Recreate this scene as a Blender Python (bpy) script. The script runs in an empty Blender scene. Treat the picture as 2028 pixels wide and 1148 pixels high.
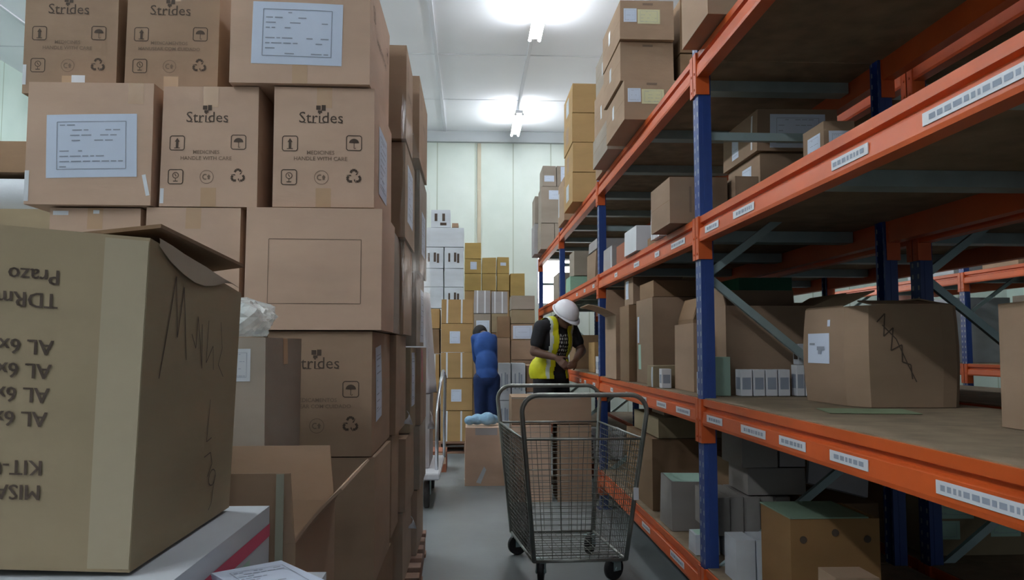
import bpy, bmesh, math, random
from mathutils import Vector, Matrix, Euler, noise

S = bpy.context.scene
COL = S.collection
R = math.radians
H = 1.2                                   # camera height
YAW, PITCH, F = 2.9, 4.1, 1600.0
# ------------------------------------------------------------------ camera
cd = bpy.data.cameras.new('camera')
cam = bpy.data.objects.new('camera', cd)
COL.objects.link(cam)
cam.location = (0, 0, H)
cam.rotation_euler = (R(90 + PITCH), 0, R(-YAW))
cd.sensor_width = 36
cd.lens = 36 * F / 2028
cd.clip_start = .05
S.camera = cam
CM = cam.rotation_euler.to_matrix()


def at(u, v, y):
    """a pixel of the photograph -> the point where its ray meets the plane Y = y"""
    d = CM @ Vector(((u - 1014) / F, (574 - v) / F, -1))
    t = y / d.y
    return Vector((d.x * t, y, H + d.z * t))


def atx(u, v, x):
    """the same for the plane X = x"""
    d = CM @ Vector(((u - 1014) / F, (574 - v) / F, -1))
    t = x / d.x
    return Vector((x, d.y * t, H + d.z * t))


# ------------------------------------------------------------------ light
w = bpy.data.worlds.new('daylight')
S.world = w
w.use_nodes = True
w.node_tree.nodes['Background'].inputs[0].default_value = (.80, .90, 1.0, 1)
w.node_tree.nodes['Background'].inputs[1].default_value = .10
S.view_settings.view_transform = 'Standard'
S.view_settings.look = 'None'
S.view_settings.exposure = 1.40
S.view_settings.gamma = 1
S.view_settings.use_curve_mapping = False
TUBE = 33.0

# ------------------------------------------------------------------ materials
MATS = {}


def mat(name, col, rough=.75, var=.10, scale=3.0, metal=0, bump=0, bscale=60, emit=0, stretch=(1, 1, 1), spec=.3,
        alpha=1, coat=0, blotch=None):
    m = bpy.data.materials.new(name)
    m.use_nodes = True
    nt = m.node_tree
    b = nt.nodes['Principled BSDF']
    tc = nt.nodes.new('ShaderNodeTexCoord')
    mp = nt.nodes.new('ShaderNodeMapping')
    mp.inputs['Scale'].default_value = stretch
    nt.links.new(tc.outputs['Object'], mp.inputs[0])
    n = nt.nodes.new('ShaderNodeTexNoise')
    n.inputs['Scale'].default_value = scale
    n.inputs['Detail'].default_value = 5
    nt.links.new(mp.outputs[0], n.inputs[0])
    r = nt.nodes.new('ShaderNodeValToRGB')
    c1 = tuple(max(0, c * (1 - var)) for c in col)
    c2 = tuple(min(1, c * (1 + var)) for c in (blotch or col))
    r.color_ramp.elements[0].position = .3
    r.color_ramp.elements[1].position = .7
    r.color_ramp.elements[0].color = (*c1, 1)
    r.color_ramp.elements[1].color = (*c2, 1)
    nt.links.new(n.outputs[0], r.inputs[0])
    nt.links.new(r.outputs[0], b.inputs['Base Color'])
    b.inputs['Roughness'].default_value = rough
    b.inputs['Metallic'].default_value = metal
    b.inputs['Specular IOR Level'].default_value = spec
    if coat:
        b.inputs['Coat Weight'].default_value = coat
    if alpha < 1:
        b.inputs['Alpha'].default_value = alpha
    if bump:
        n2 = nt.nodes.new('ShaderNodeTexNoise')
        n2.inputs['Scale'].default_value = bscale
        n2.inputs['Detail'].default_value = 4
        nt.links.new(mp.outputs[0], n2.inputs[0])
        bp = nt.nodes.new('ShaderNodeBump')
        bp.inputs['Strength'].default_value = bump
        bp.inputs['Distance'].default_value = .01
        nt.links.new(n2.outputs[0], bp.inputs['Height'])
        nt.links.new(bp.outputs[0], b.inputs['Normal'])
    if emit:
        b.inputs['Emission Color'].default_value = (*col, 1)
        b.inputs['Emission Strength'].default_value = emit
    MATS[name] = m
    return m


def card(name, col):
    return mat(name, col, rough=.8, var=.09, scale=2.5, bump=.15, bscale=8, stretch=(1, 1, 3), spec=.25)


CARD = card('cardboard', (.36, .245, .165))
PINK = card('cardboard_rosy', (.57, .40, .295))
SHADED = card('cardboard_shaded', (.285, .195, .13))  # darker copy of cardboard, the shade inside the rack put into its colour
OCHRE = card('cardboard_ochre', (.42, .265, .115))
GOLD = card('cardboard_golden', (.47, .32, .11))
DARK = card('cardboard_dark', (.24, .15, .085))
OLIVE = card('cardboard_olive', (.30, .235, .145))
TAUPE = card('cardboard_taupe', (.33, .28, .23))
GREYC = card('cardboard_grey', (.36, .34, .34))
BROWN = card('cardboard_brown', (.27, .15, .06))
DIM = card('cardboard_dull_grey', (.27, .25, .235))
WHITEC = card('cardboard_white', (.56, .60, .64))
REDC = card('cardboard_red', (.33, .12, .07))
GREENC = card('cardboard_green', (.30, .48, .36))
PAPER = mat('paper', (.62, .70, .84), .6, .03, 5)
PAPERG = mat('paper_green', (.42, .62, .52), .7, .05, 5)
PAPERY = mat('paper_yellow', (.66, .64, .40), .7, .05, 5)
INK = mat('ink', (.075, .052, .038), .7, .1, 5)
INKL = mat('ink_faded', (.20, .14, .10), .8, .1, 5)
INKB = mat('ink_blue_grey', (.30, .34, .42), .8, .1, 5)
INKP = mat('ink_pink', (.62, .10, .17), .7, .08, 5)
TAPE = mat('packing_tape', (.50, .325, .19), .35, .08, 6, spec=.5)
FILM_GLINT_WHITE = mat('film_scrap', (.75, .78, .82), .25, .1, 8, spec=.6)  # white of real film scraps, also of highlights painted on as glint patches
ORANGE = mat('orange_paint', (.54, .09, .015), .42, .10, 4, bump=.05, bscale=20, spec=.45)
BLUE = mat('blue_paint', (.018, .05, .21), .38, .10, 5, spec=.5)
ZINC = mat('galvanised_steel', (.33, .43, .44), .45, .12, 8, metal=.45)
CAGE = mat('cage_steel', (.15, .155, .14), .42, .25, 14, metal=.75)
CAGE2 = mat('cage_tube_steel', (.27, .28, .26), .38, .2, 14, metal=.7)
CHROME = mat('chrome', (.6, .62, .65), .25, .1, 8, metal=.9)
BOARD = mat('chipboard', (.235, .178, .118), .85, .22, 9, bump=.1, bscale=90)
RUBBER = mat('rubber', (.02, .02, .022), .6, .2, 8)
WOOD = mat('pallet_wood', (.27, .15, .10), .8, .22, 5, bump=.2, bscale=20, stretch=(1, 6, 1))
FILM = mat('plastic_film', (.80, .86, .86), .22, .06, 6, bump=.8, bscale=14, spec=.6, alpha=.55)
PLASTW = mat('white_plastic', (.70, .72, .76), .35, .04, 6)
SHEETW = mat('white_sheet', (.66, .68, .72), .8, .05, 6, bump=.3, bscale=8)
GREENP = mat('dark_green_plastic', (.01, .10, .055), .5, .15, 6, bump=.4, bscale=9)
BLUEBAG = mat('blue_plastic', (.28, .50, .72), .35, .15, 8, bump=.6, bscale=12)
BLACKP = mat('black_plastic', (.015, .015, .017), .5, .1, 6)


# ------------------------------------------------------------------ object helpers
def tag(o, label=None, cat=None, group=None, kind=None):
    if label: o['label'] = label
    if cat: o['category'] = cat
    if group: o['group'] = group
    if kind: o['kind'] = kind
    return o


def empty(name, loc, rz=0):
    o = bpy.data.objects.new(name, None)
    o.empty_display_size = .05
    COL.objects.link(o)
    o.location = loc
    o.rotation_euler = (0, 0, rz)
    return o


def link(name, bm, mats, parent=None, smooth=False):
    me = bpy.data.meshes.new(name)
    bm.to_mesh(me)
    bm.free()
    for m in (mats if isinstance(mats, (list, tuple)) else [mats]):
        me.materials.append(m)
    if smooth:
        for p in me.polygons: p.use_smooth = True
    o = bpy.data.objects.new(name, me)
    COL.objects.link(o)
    if parent: o.parent = parent
    return o


def bx(bm, x0, x1, y0, y1, z0, z1, mi=0, M=None):
    vs = [Vector((x, y, z)) for z in (z0, z1) for y in (y0, y1) for x in (x0, x1)]
    if M: vs = [M @ v for v in vs]
    v = [bm.verts.new(p) for p in vs]
    for f in ((0, 2, 3, 1), (4, 5, 7, 6), (0, 1, 5, 4), (2, 6, 7, 3), (0, 4, 6, 2), (1, 3, 7, 5)):
        fc = bm.faces.new([v[i] for i in f])
        fc.material_index = mi


def bevel(bm, d=.004, seg=2):
    bmesh.ops.bevel(bm, geom=list(bm.edges), offset=d, segments=seg, affect='EDGES', clamp_overlap=True)


def tube(bm, pts, r, n=10, mi=0, cap=True):
    """swept tube; r a number or one per point"""
    pts = [Vector(p) for p in pts]
    rs = r if isinstance(r, (list, tuple)) else [r] * len(pts)
    prev = None
    rings = []
    for i, p in enumerate(pts):
        t = (pts[min(i + 1, len(pts) - 1)] - pts[max(i - 1, 0)]).normalized()
        a = prev if prev is not None else (Vector((0, 0, 1)) if abs(t.z) < .9 else Vector((1, 0, 0)))
        a = (a - t * a.dot(t)).normalized()
        prev = a
        b = t.cross(a)
        rings.append([bm.verts.new(p + (a * math.cos(q) + b * math.sin(q)) * rs[i]) for q in [2 * math.pi * k / n for k in range(n)]])
    for i in range(len(rings) - 1):
        for k in range(n):
            f = bm.faces.new((rings[i][k], rings[i][(k + 1) % n], rings[i + 1][(k + 1) % n], rings[i + 1][k]))
            f.material_index = mi
            f.smooth = True
    if cap:
        bm.faces.new(rings[0][::-1]).material_index = mi
        bm.faces.new(rings[-1]).material_index = mi


def arc(c, r, a0, a1, ax, ay, n=6):
    c = Vector(c); ax = Vector(ax); ay = Vector(ay)
    return [c + ax * r * math.cos(a0 + (a1 - a0) * i / n) + ay * r * math.sin(a0 + (a1 - a0) * i / n) for i in range(n + 1)]


def ball(bm, c, r, M=None, seg=14, mi=0):
    rx, ry, rz = r if isinstance(r, (tuple, list)) else (r, r, r)
    T = Matrix.Translation(c) @ (M if M else Matrix()) @ Matrix.Diagonal((rx, ry, rz, 1))
    g = bmesh.ops.create_uvsphere(bm, u_segments=seg, v_segments=max(6, seg // 2 + 1), radius=1, matrix=T)
    for v in g['verts']:
        for f in v.link_faces:
            f.smooth = True
            f.material_index = mi


def cyl(bm, p, q, r, n=16, mi=0, r2=None):
    tube(bm, [p, q], [r, r if r2 is None else r2], n, mi)


# ------------------------------------------------------------------ flat artwork: lists of 2-D polygons (in metres)
TXT = {}


def text2d(s, size=1.0, bold=0.0):
    k = (s, bold)
    if k not in TXT:
        cu = bpy.data.curves.new('t', 'FONT')
        cu.body = s
        cu.size = 1
        cu.offset = bold
        cu.resolution_u = 2
        ob = bpy.data.objects.new('t', cu)
        COL.objects.link(ob)
        dg = bpy.context.evaluated_depsgraph_get()
        me = bpy.data.meshes.new_from_object(ob.evaluated_get(dg))
        TXT[k] = [[(me.vertices[i].co.x, me.vertices[i].co.y) for i in p.vertices] for p in me.polygons]
        bpy.data.meshes.remove(me)
        bpy.data.objects.remove(ob)
        bpy.data.curves.remove(cu)
    return [[(x * size, y * size) for x, y in p] for p in TXT[k]]


def wid(ps):
    xs = [x for p in ps for x, y in p]
    return (min(xs), max(xs)) if xs else (0, 0)


def mv(ps, dx, dy, s=1, rot=0):
    c, q = math.cos(rot), math.sin(rot)
    return [[(dx + s * (x * c - y * q), dy + s * (x * q + y * c)) for x, y in p] for p in ps]


def ctext(s, cx, cy, size, bold=0):
    p = text2d(s, size, bold)
    a, b = wid(p)
    return mv(p, cx - (a + b) / 2, cy)


def rect2(x0, y0, x1, y1):
    return [[(x0, y0), (x1, y0), (x1, y1), (x0, y1)]]


def seg2(a, b, w):
    dx, dy = b[0] - a[0], b[1] - a[1]
    l = math.hypot(dx, dy) or 1
    nx, ny = -dy / l * w / 2, dx / l * w / 2
    return [[(a[0] + nx, a[1] + ny), (a[0] - nx, a[1] - ny), (b[0] - nx, b[1] - ny), (b[0] + nx, b[1] + ny)]]


def poly2(pts, w, closed=False):
    out = []
    n = len(pts)
    for i in range(n if closed else n - 1):
        out += seg2(pts[i], pts[(i + 1) % n], w)
    return out


def ring2(cx, cy, r, w, a0=0, a1=360, n=18):
    return poly2([(cx + r * math.cos(R(a0 + (a1 - a0) * i / n)), cy + r * math.sin(R(a0 + (a1 - a0) * i / n))) for i in range(n + 1)], w)


def rrect2(cx, cy, s, w):
    h = s / 2
    k = h * .8
    return poly2([(cx - k, cy - h), (cx + k, cy - h), (cx + h, cy - k), (cx + h, cy + k), (cx + k, cy + h), (cx - k, cy + h), (cx - h, cy + k), (cx - h, cy - k)], w, True)


def ic_up(cx, cy, s):
    h = s * .36
    return rrect2(cx, cy, s, s * .06) + [[(cx - s * .17, cy + h * .25), (cx + s * .17, cy + h * .25), (cx, cy + h)]] + rect2(cx - s * .085, cy - h, cx + s * .085, cy + h * .3) + rect2(cx - s * .2, cy - h - .001, cx + s * .2, cy - h + s * .03)


def ic_umb(cx, cy, s):
    c = [(cx + s * .33 * math.cos(R(a)), cy + s * .3 * math.sin(R(a))) for a in range(0, 181, 20)]
    return rrect2(cx, cy, s, s * .06) + [c] + rect2(cx - s * .02, cy - s * .34, cx + s * .02, cy) + ring2(cx + s * .05, cy - s * .32, s * .06, s * .035, 180, 360, 6)


def ic_glass(cx, cy, s):
    return rrect2(cx, cy, s, s * .06) + ring2(cx, cy + s * .1, s * .2, s * .05) + seg2((cx - s * .06, cy + s * .2), (cx + s * .05, cy + s * .02), s * .05) + rect2(cx - s * .02, cy - s * .3, cx + s * .02, cy - s * .1) + rect2(cx - s * .16, cy - s * .34, cx + s * .16, cy - s * .28)


def ic_round(cx, cy, s):
    return ring2(cx, cy, s * .46, s * .035) + ring2(cx - s * .1, cy, s * .17, s * .07, 60, 300, 8) + rect2(cx + s * .08, cy - s * .17, cx + s * .22, cy + s * .02) + [[(cx + s * .02, cy), (cx + s * .28, cy), (cx + s * .15, cy + s * .18)]]


def ic_rec(cx, cy, s):
    out = []
    for k in range(3):
        a = 90 + 120 * k
        P = lambda ang, r: (cx + s * r * math.cos(R(ang)), cy + s * r * math.sin(R(ang)))
        out += poly2([P(a + 40, .34), P(a + 14, .46), P(a - 14, .46), P(a - 34, .36)], s * .15)
        tip = P(a - 62, .24)
        out += [[P(a - 40, .52), P(a - 40, .16), tip]]
    return out


def art_strides(w, h, lang=0):
    """the printed panel of a medicine carton w wide, h high"""
    k = w / .36
    o = []
    cx = w * .47
    t = text2d('Strides', .058 * k, 0)
    a, b = wid(t)
    tw = b - a
    x0 = cx - tw / 2 - a
    y0 = h * .70
    o += mv(t, x0, y0)
    for q in (.13, .225, .30, .36, .50, .56, .97):      # serifs under the stems
        o += rect2(x0 + a + tw * q - .0045 * k, y0 - .001, x0 + a + tw * q + .0045 * k, y0 + .0015 * k)
    o += rect2(cx - .018 * k, y0 + .048 * k, cx - .002 * k, y0 + .064 * k) + rect2(cx + .001 * k, y0 + .045 * k, cx + .016 * k, y0 + .066 * k)
    o += [[(cx - .012 * k, y0 + .036 * k), (cx + .003 * k, y0 + .036 * k), (cx + .003 * k, y0 + .046 * k), (cx - .012 * k, y0 + .046 * k)]]
    s = .054 * k
    o += ic_up(w * .165, h * .525, s) + ic_umb(w * .80, h * .535, s)
    if lang == 0:
        o2 = ctext('MEDICINES', cx, h * .435, .020 * k, .006) + ctext('HANDLE WITH CARE', cx, h * .385, .020 * k, .006)
    else:
        o2 = ctext('MEDICAMENTOS', cx, h * .435, .019 * k, .006) + ctext('MANUSEAR COM CUIDADO', cx, h * .385, .019 * k, .006)
    o += ic_glass(w * .16, h * .245, s) + ic_rec(w * .80, h * .255, s)
    return [('k', o), ('f', o2 + ic_round(w * .48, h * .245, s))]


def art_label(w, h, rows=9, seed=0, pic=False):
    """a typed sheet: a frame and rows of illegible type"""
    r = random.Random(seed)
    o = poly2([(w * .12, h * .13), (w * .88, h * .13), (w * .88, h * .88), (w * .12, h * .88)], min(w, h) * .012, True)
    for i in range(rows):
        y = h * (.82 - .66 * i / max(1, rows - 1))
        x = w * .15
        while x < w * .8:
            l = w * r.uniform(.04, .12)
            if r.random() < .72:
                o += rect2(x, y, min(x + l, w * .85), y + h * .018)
            x += l + w * .02
            if r.random() < .12: break
    return o


# ------------------------------------------------------------------ cartons
class Box:
    """closed carton; faces: front (-y), right (+x), left (-x), top"""

    def __init__(self, name, x0, x1, y0, y1, z0, z1, m, label, cat='carton', group=None, rz=0, jit=.004, bulge=.004, dz=None, slope=None):
        self.r = r = random.Random(hash_(label))
        self.w, self.d, self.h = x1 - x0, y1 - y0, z1 - z0
        hw, hd = self.w / 2, self.d / 2
        self.c = {}
        for i in (0, 1):
            for j in (0, 1):
                for k in (0, 1):
                    q = jit if k else jit * .4
                    p = Vector(((-hw, hw)[i] + r.uniform(-q, 0) * (1 if i else -1), (-hd, hd)[j] + r.uniform(-q, 0) * (1 if j else -1), (self.h - r.uniform(0, jit)) if k else 0))
                    self.c[i, j, k] = p
        if slope:
            for kk, dv in slope.items(): self.c[kk] = self.c[kk] + Vector(dv)
        self.bulge = bulge
        self.mat = m
        self.root = tag(empty(name, ((x0 + x1) / 2, (y0 + y1) / 2, z0), rz), label, cat, group)
        bm = bmesh.new()
        N = 6
        for f in ('front', 'right', 'left', 'top', 'back', 'bottom'):
            g = [[bm.verts.new(self.map(f, a / N, b / N)) for a in range(N + 1)] for b in range(N + 1)]
            for b in range(N):
                for a in range(N):
                    bm.faces.new((g[b][a], g[b][a + 1], g[b + 1][a + 1], g[b + 1][a])).smooth = True
        self.body = link('box_body', bm, [m], self.root)

    def q4(self, f):
        c = self.c
        return {'front': (c[0, 0, 0], c[1, 0, 0], c[1, 0, 1], c[0, 0, 1]),
                'back': (c[1, 1, 0], c[0, 1, 0], c[0, 1, 1], c[1, 1, 1]),
                'right': (c[1, 0, 0], c[1, 1, 0], c[1, 1, 1], c[1, 0, 1]),
                'left': (c[0, 1, 0], c[0, 0, 0], c[0, 0, 1], c[0, 1, 1]),
                'top': (c[0, 0, 1], c[1, 0, 1], c[1, 1, 1], c[0, 1, 1]),
                'bottom': (c[0, 1, 0], c[1, 1, 0], c[1, 0, 0], c[0, 0, 0])}[f]

    def size(self, f):
        return {'front': (self.w, self.h), 'back': (self.w, self.h), 'right': (self.d, self.h), 'left': (self.d, self.h), 'top': (self.w, self.d), 'bottom': (self.w, self.d)}[f]

    def map(self, f, s, t, off=0):
        a, b, c, d = self.q4(f)
        p = (a * (1 - s) + b * s) * (1 - t) + (d * (1 - s) + c * s) * t
        n = (b - a).cross(d - a).normalized()
        k = 0 if f == 'bottom' else self.bulge * math.sin(math.pi * min(1, max(0, s))) * math.sin(math.pi * min(1, max(0, t)))
        if f == 'top': k = -k
        return p + n * (k + off)

    def art(self, bm, f, polys, ox, oy, off, mi):
        W, Hh = self.size(f)
        fine = []
        for p in polys:                       # long strips follow the swell of the face
            if len(p) == 4:
                L1 = math.dist(p[0], p[1]); L2 = math.dist(p[1], p[2])
                n1, n2 = max(1, round(L1 / .05)), max(1, round(L2 / .05))
                if n1 * n2 > 1:
                    g = lambda a, b: tuple((p[0][k] * (1 - a) + p[1][k] * a) * (1 - b) + (p[3][k] * (1 - a) + p[2][k] * a) * b for k in (0, 1))
                    for i in range(n1):
                        for j in range(n2):
                            fine.append([g(i / n1, j / n2), g((i + 1) / n1, j / n2), g((i + 1) / n1, (j + 1) / n2), g(i / n1, (j + 1) / n2)])
                    continue
            fine.append(p)
        polys = fine
        for p in polys:
            try:
                fc = bm.faces.new([bm.verts.new(self.map(f, (ox + x) / W, (oy + y) / Hh, off)) for x, y in p])
                fc.material_index = mi
            except ValueError:
                pass

    def strides(self, f='front', lang=0):
        W, Hh = self.size(f)
        for k, p in art_strides(W, Hh, lang):
            self.printed(f, p, INK if k == 'k' else INKL)
        return self

    def printed(self, f, polys, ink, off=.0011):
        """print on the board itself: part of the body"""
        me = self.body.data
        names = [m.name for m in me.materials]
        if ink.name not in names:
            me.materials.append(ink)
            names.append(ink.name)
        bm = bmesh.new()
        bm.from_mesh(me)
        self.art(bm, f, polys, 0, 0, off, names.index(ink.name))
        bm.to_mesh(me)
        bm.free()

    def marks(self, f, polys, ink=INK, name='printed_marks', off=.0011):
        if name in ('printed_marks', 'pen_scrawl', 'lid_specks'):
            self.printed(f, polys, ink, off)
            return self
        bm = bmesh.new()
        self.art(bm, f, polys, 0, 0, off, 0)
        link(name, bm, [ink], self.root)
        return self

    def paper(self, f, x, y, w, h, rows=9, m=PAPER, ink=INKB, rot=0, seed=1, name='paper_label'):
        bm = bmesh.new()
        N = 4
        sheet = []
        for b in range(N):
            for a in range(N):
                sheet += rect2(w * a / N, h * b / N, w * (a + 1) / N, h * (b + 1) / N)
        self.art(bm, f, mv(sheet, x, y, 1, rot), 0, 0, .0012, 0)
        if rows: self.art(bm, f, mv(art_label(w, h, rows, seed), x, y, 1, rot), 0, 0, .0020, 1)
        link(name, bm, [m, ink], self.root)
        return self

    def tape(self, f='front', where='both', wdt=.05, l=.07, cx=.5):
        if where == 'both':
            self.tape(f, 'top', wdt, l, cx)
            where = 'bottom'
        W, Hh = self.size(f)
        bm = bmesh.new()
        x0 = W * cx - wdt / 2
        if where in ('both', 'top'): self.art(bm, f, rect2(x0, Hh - l, x0 + wdt, Hh), 0, 0, .0007, 0)
        if where in ('both', 'bottom'): self.art(bm, f, rect2(x0, 0, x0 + wdt, l * .9), 0, 0, .0007, 0)
        if where == 'full': self.art(bm, f, rect2(x0, 0, x0 + wdt, Hh), 0, 0, .0007, 0)
        if where in ('both', 'top') and f == 'front':
            self.art(bm, 'top', rect2(x0, 0, x0 + wdt, self.d), 0, 0, .0007, 0)
        link('packing_tape', bm, [TAPE], self.root)
        return self

    def flapline(self, f='left'):
        """the closing seam of the flaps across a face and the double thickness below it"""
        W, Hh = self.size(f)
        bm = bmesh.new()
        self.art(bm, f, rect2(0, Hh * .5 - .0015, W, Hh * .5 + .0015), 0, 0, .0007, 0)
        link('flap_seam', bm, [DARK], self.root)
        return self


def hash_(s):
    h = 7
    for ch in s: h = (h * 31 + ord(ch)) % 1000003
    return h


def open_carton(name, x0, x1, y0, y1, z0, z1, m, label, flaps, fl=.15, rz=0, cat='open carton', fill=None, group=None):
    """flaps: dict front/back/left/right -> degrees from upright, outward"""
    w, d, h = x1 - x0, y1 - y0, z1 - z0
    root = tag(empty(name, ((x0 + x1) / 2, (y0 + y1) / 2, z0), rz), label, cat, group)
    t = .006
    a, b = w / 2, d / 2
    bm = bmesh.new()
    bx(bm, -a, a, -b, b, 0, t)
    bx(bm, -a, a, -b, -b + t, t, h)
    bx(bm, -a, a, b - t, b, t, h)
    bx(bm, -a, -a + t, -b + t, b - t, t, h)
    bx(bm, a - t, a, -b + t, b - t, t, h)
    link('box_body', bm, [m], root)
    for k, ang in flaps.items():
        n = {'front': (0, -1), 'back': (0, 1), 'left': (-1, 0), 'right': (1, 0)}[k]
        o = Vector((n[0] * (a - t / 2), n[1] * (b - t / 2), h))
        u = Vector((-n[1], n[0], 0))
        L = (w if n[0] == 0 else d) / 2 - .002
        out = Vector((n[0], n[1], 0))
        bm = bmesh.new()
        N = 6
        rows = []
        p = o.copy()
        for i in range(N + 1):
            q = R(ang) * (.75 + .35 * i / N)
            dirv = out * math.sin(q) + Vector((0, 0, 1)) * math.cos(q)
            nn = out * math.cos(q) - Vector((0, 0, 1)) * math.sin(q)
            tp = .012 * i / N
            rows.append([bm.verts.new(p + u * (L - tp) * sx + nn * sy * t * .45) for sx, sy in ((-1, -1), (1, -1), (1, 1), (-1, 1))])
            p = p + dirv * fl / N
        for i in range(N):
            for j in range(4):
                bm.faces.new((rows[i][j], rows[i][(j + 1) % 4], rows[i + 1][(j + 1) % 4], rows[i + 1][j]))
        bm.faces.new(rows[0][::-1]); bm.faces.new(rows[-1])
        bmesh.ops.recalc_face_normals(bm, faces=bm.faces)
        link('flap', bm, [m], root)
    return root


def rebase(root, loc):
    loc = Vector(loc)
    root.location = loc
    for c in root.children: c.location = c.location - loc


def copy_tree(o, parent=None):
    c = o.copy()
    COL.objects.link(c)
    c.parent = parent
    for ch in list(o.children): copy_tree(ch, c)
    return c


# ================================================================== THE ROOM
XL, XR, YB, YF, ZC = -6.2, 9.6, 14.0, -5.0, 4.98


def wall_mat(name, col, col2, seam, axis):
    m = mat(name, col, .55, .05, 1.2, spec=.3, blotch=col2)
    nt = m.node_tree
    b = nt.nodes['Principled BSDF']
    old = b.inputs['Base Color'].links[0].from_socket
    tc = nt.nodes.new('ShaderNodeTexCoord')
    sx = nt.nodes.new('ShaderNodeSeparateXYZ')
    nt.links.new(tc.outputs['Object'], sx.inputs[0])
    ad = nt.nodes.new('ShaderNodeMath'); ad.operation = 'ADD'; ad.inputs[1].default_value = 60 - seam[1]
    nt.links.new(sx.outputs[axis], ad.inputs[0])
    mo = nt.nodes.new('ShaderNodeMath'); mo.operation = 'MODULO'; mo.inputs[1].default_value = seam[0]
    nt.links.new(ad.outputs[0], mo.inputs[0])
    lt = nt.nodes.new('ShaderNodeMath'); lt.operation = 'LESS_THAN'; lt.inputs[1].default_value = .02
    nt.links.new(mo.outputs[0], lt.inputs[0])
    mx = nt.nodes.new('ShaderNodeMixRGB')
    nt.links.new(lt.outputs[0], mx.inputs[0])
    nt.links.new(old, mx.inputs[1])
    mx.inputs[2].default_value = (col[0] * .72, col[1] * .72, col[2] * .66, 1)
    nt.links.new(mx.outputs[0], b.inputs['Base Color'])
    return m


WALLM = wall_mat('painted_panel_wall', (.64, .715, .65), (.71, .77, .72), (.665, -.46), 0)
WALLS = wall_mat('painted_side_wall', (.62, .76, .70), (.68, .80, .74), (1.2, 0), 1)
CEILM = mat('ceiling_panels', (.90, .92, .98), .6, .03, .8)
FLOORM = mat('concrete_floor', (.175, .195, .198), .42, .12, 2.2, bump=.05, bscale=30, spec=.45)


def slab(name, m, x0, x1, y0, y1, z0, z1):
    bm = bmesh.new()
    bx(bm, x0, x1, y0, y1, z0, z1)
    o = link(name, bm, m)
    o['kind'] = 'structure'
    return o


slab('floor', FLOORM, XL, XR, YF, YB, -.1, 0)
slab('ceiling', CEILM, XL - .1, XR + .1, YF, YB + .1, ZC, ZC + .1)
slab('wall_left', WALLS, XL - .1, XL, YF, YB, -.1, ZC)
slab('wall_right', WALLS, XR, XR + .1, YF, YB, -.1, ZC)
# far wall with a window opening
WX0, WX1, WZ0, WZ1 = 1.14, 2.6, 1.95, 2.92
bm = bmesh.new()
bx(bm, XL - .1, WX0, YB, YB + .1, -.1, ZC)
bx(bm, WX1, XR + .1, YB, YB + .1, -.1, ZC)
bx(bm, WX0, WX1, YB, YB + .1, -.1, WZ0)
bx(bm, WX0, WX1, YB, YB + .1, WZ1, ZC)
o = link('wall_back', bm, WALLM); o['kind'] = 'structure'
wn = tag(empty('window_1', ((WX0 + WX1) / 2, YB, WZ0)), kind='structure')
bm = bmesh.new()
hw = (WX1 - WX0) / 2; hh = WZ1 - WZ0
for a in ((-hw, hw, 0, .03), (-hw, hw, hh - .03, hh)): bx(bm, a[0], a[1], .0, .05, a[2], a[3])
for x in (-hw, hw - .03): bx(bm, x, x + .03, .0, .05, .03, hh - .03)
link('window_frame', bm, PLASTW, wn)
DAY = mat('daylit_glass', (1, .98, .95), .3, 0, 1, emit=4.0)
bm = bmesh.new(); bx(bm, -hw, hw, .055, .06, 0, hh)
link('window_pane', bm, DAY, wn)
# cornice band, ceiling battens and wall joints
slab('trim_1', mat('cornice', (.47, .50, .52), .6, .04, 3), XL, XR, YB - .10, YB - .001, ZC - .19, ZC - .001)
TRIM = mat('batten_paint', (.72, .74, .80), .5, .03, 3)
n = 2
for i in range(-4, 8):
    x = -.46 + 1.19 * i
    slab('trim_%d' % n, TRIM, x - .022, x + .022, YF, YB - .11, ZC - .018, ZC - .0005); n += 1
slab('trim_%d' % n, mat('wall_post', (.50, .45, .34), .6, .1, 3), .10, .165, YB - .03, YB - .001, 0, ZC - .2); n += 1
for i in range(8):
    slab('trim_%d' % n, mat('joint_strip', (.72, .74, .79), .5, .03, 3) if i == 0 else MATS['joint_strip'], XL, XR, YB - 1.9 * i - 1.9, YB - 1.9 * i - 1.88, ZC - .006, ZC - .0005); n += 1

# ------------------------------------------------------------------ the lamps
GLOW = mat('lit_tube', (.93, .97, 1.0), .3, 0, 1, emit=TUBE)
HOUSE = mat('lamp_housing', (.80, .82, .85), .4, .02, 3)


GLOW_FILL = mat('lit_tube_fill', (.93, .97, 1.0), .3, 0, 1, emit=TUBE * 2.3)  # stronger tubes for the unseen fill lamps added on the wall side


def lamp(x, y, label, grp='twin tube lamps in a line above the aisle', glow=None):
    t = tag(empty('ceiling_lamp', (x, y, ZC)), label, 'ceiling lamp', grp)
    bm = bmesh.new()
    bx(bm, -.055, .055, -.62, .62, -.22, -.175)
    link('housing', bm, HOUSE, t)
    for yy in (-.45, .45):
        bm = bmesh.new(); cyl(bm, (0, yy, -.175), (0, yy, 0), .008, 8)
        link('hanger_rod', bm, HOUSE, t)
    for s in (-1, 1):
        bm = bmesh.new()
        cyl(bm, (s * .055, -.6, -.238), (s * .055, .6, -.238), .016, 10)
        g = link('lamp_tube', bm, glow or GLOW, t)
        for yy in (-.608, .608):
            e = bmesh.new(); cyl(e, (s * .055, yy - .008, -.238), (s * .055, yy + .008, -.238), .02, 10)
            link('tube_cap', e, HOUSE, g)
    return t


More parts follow.
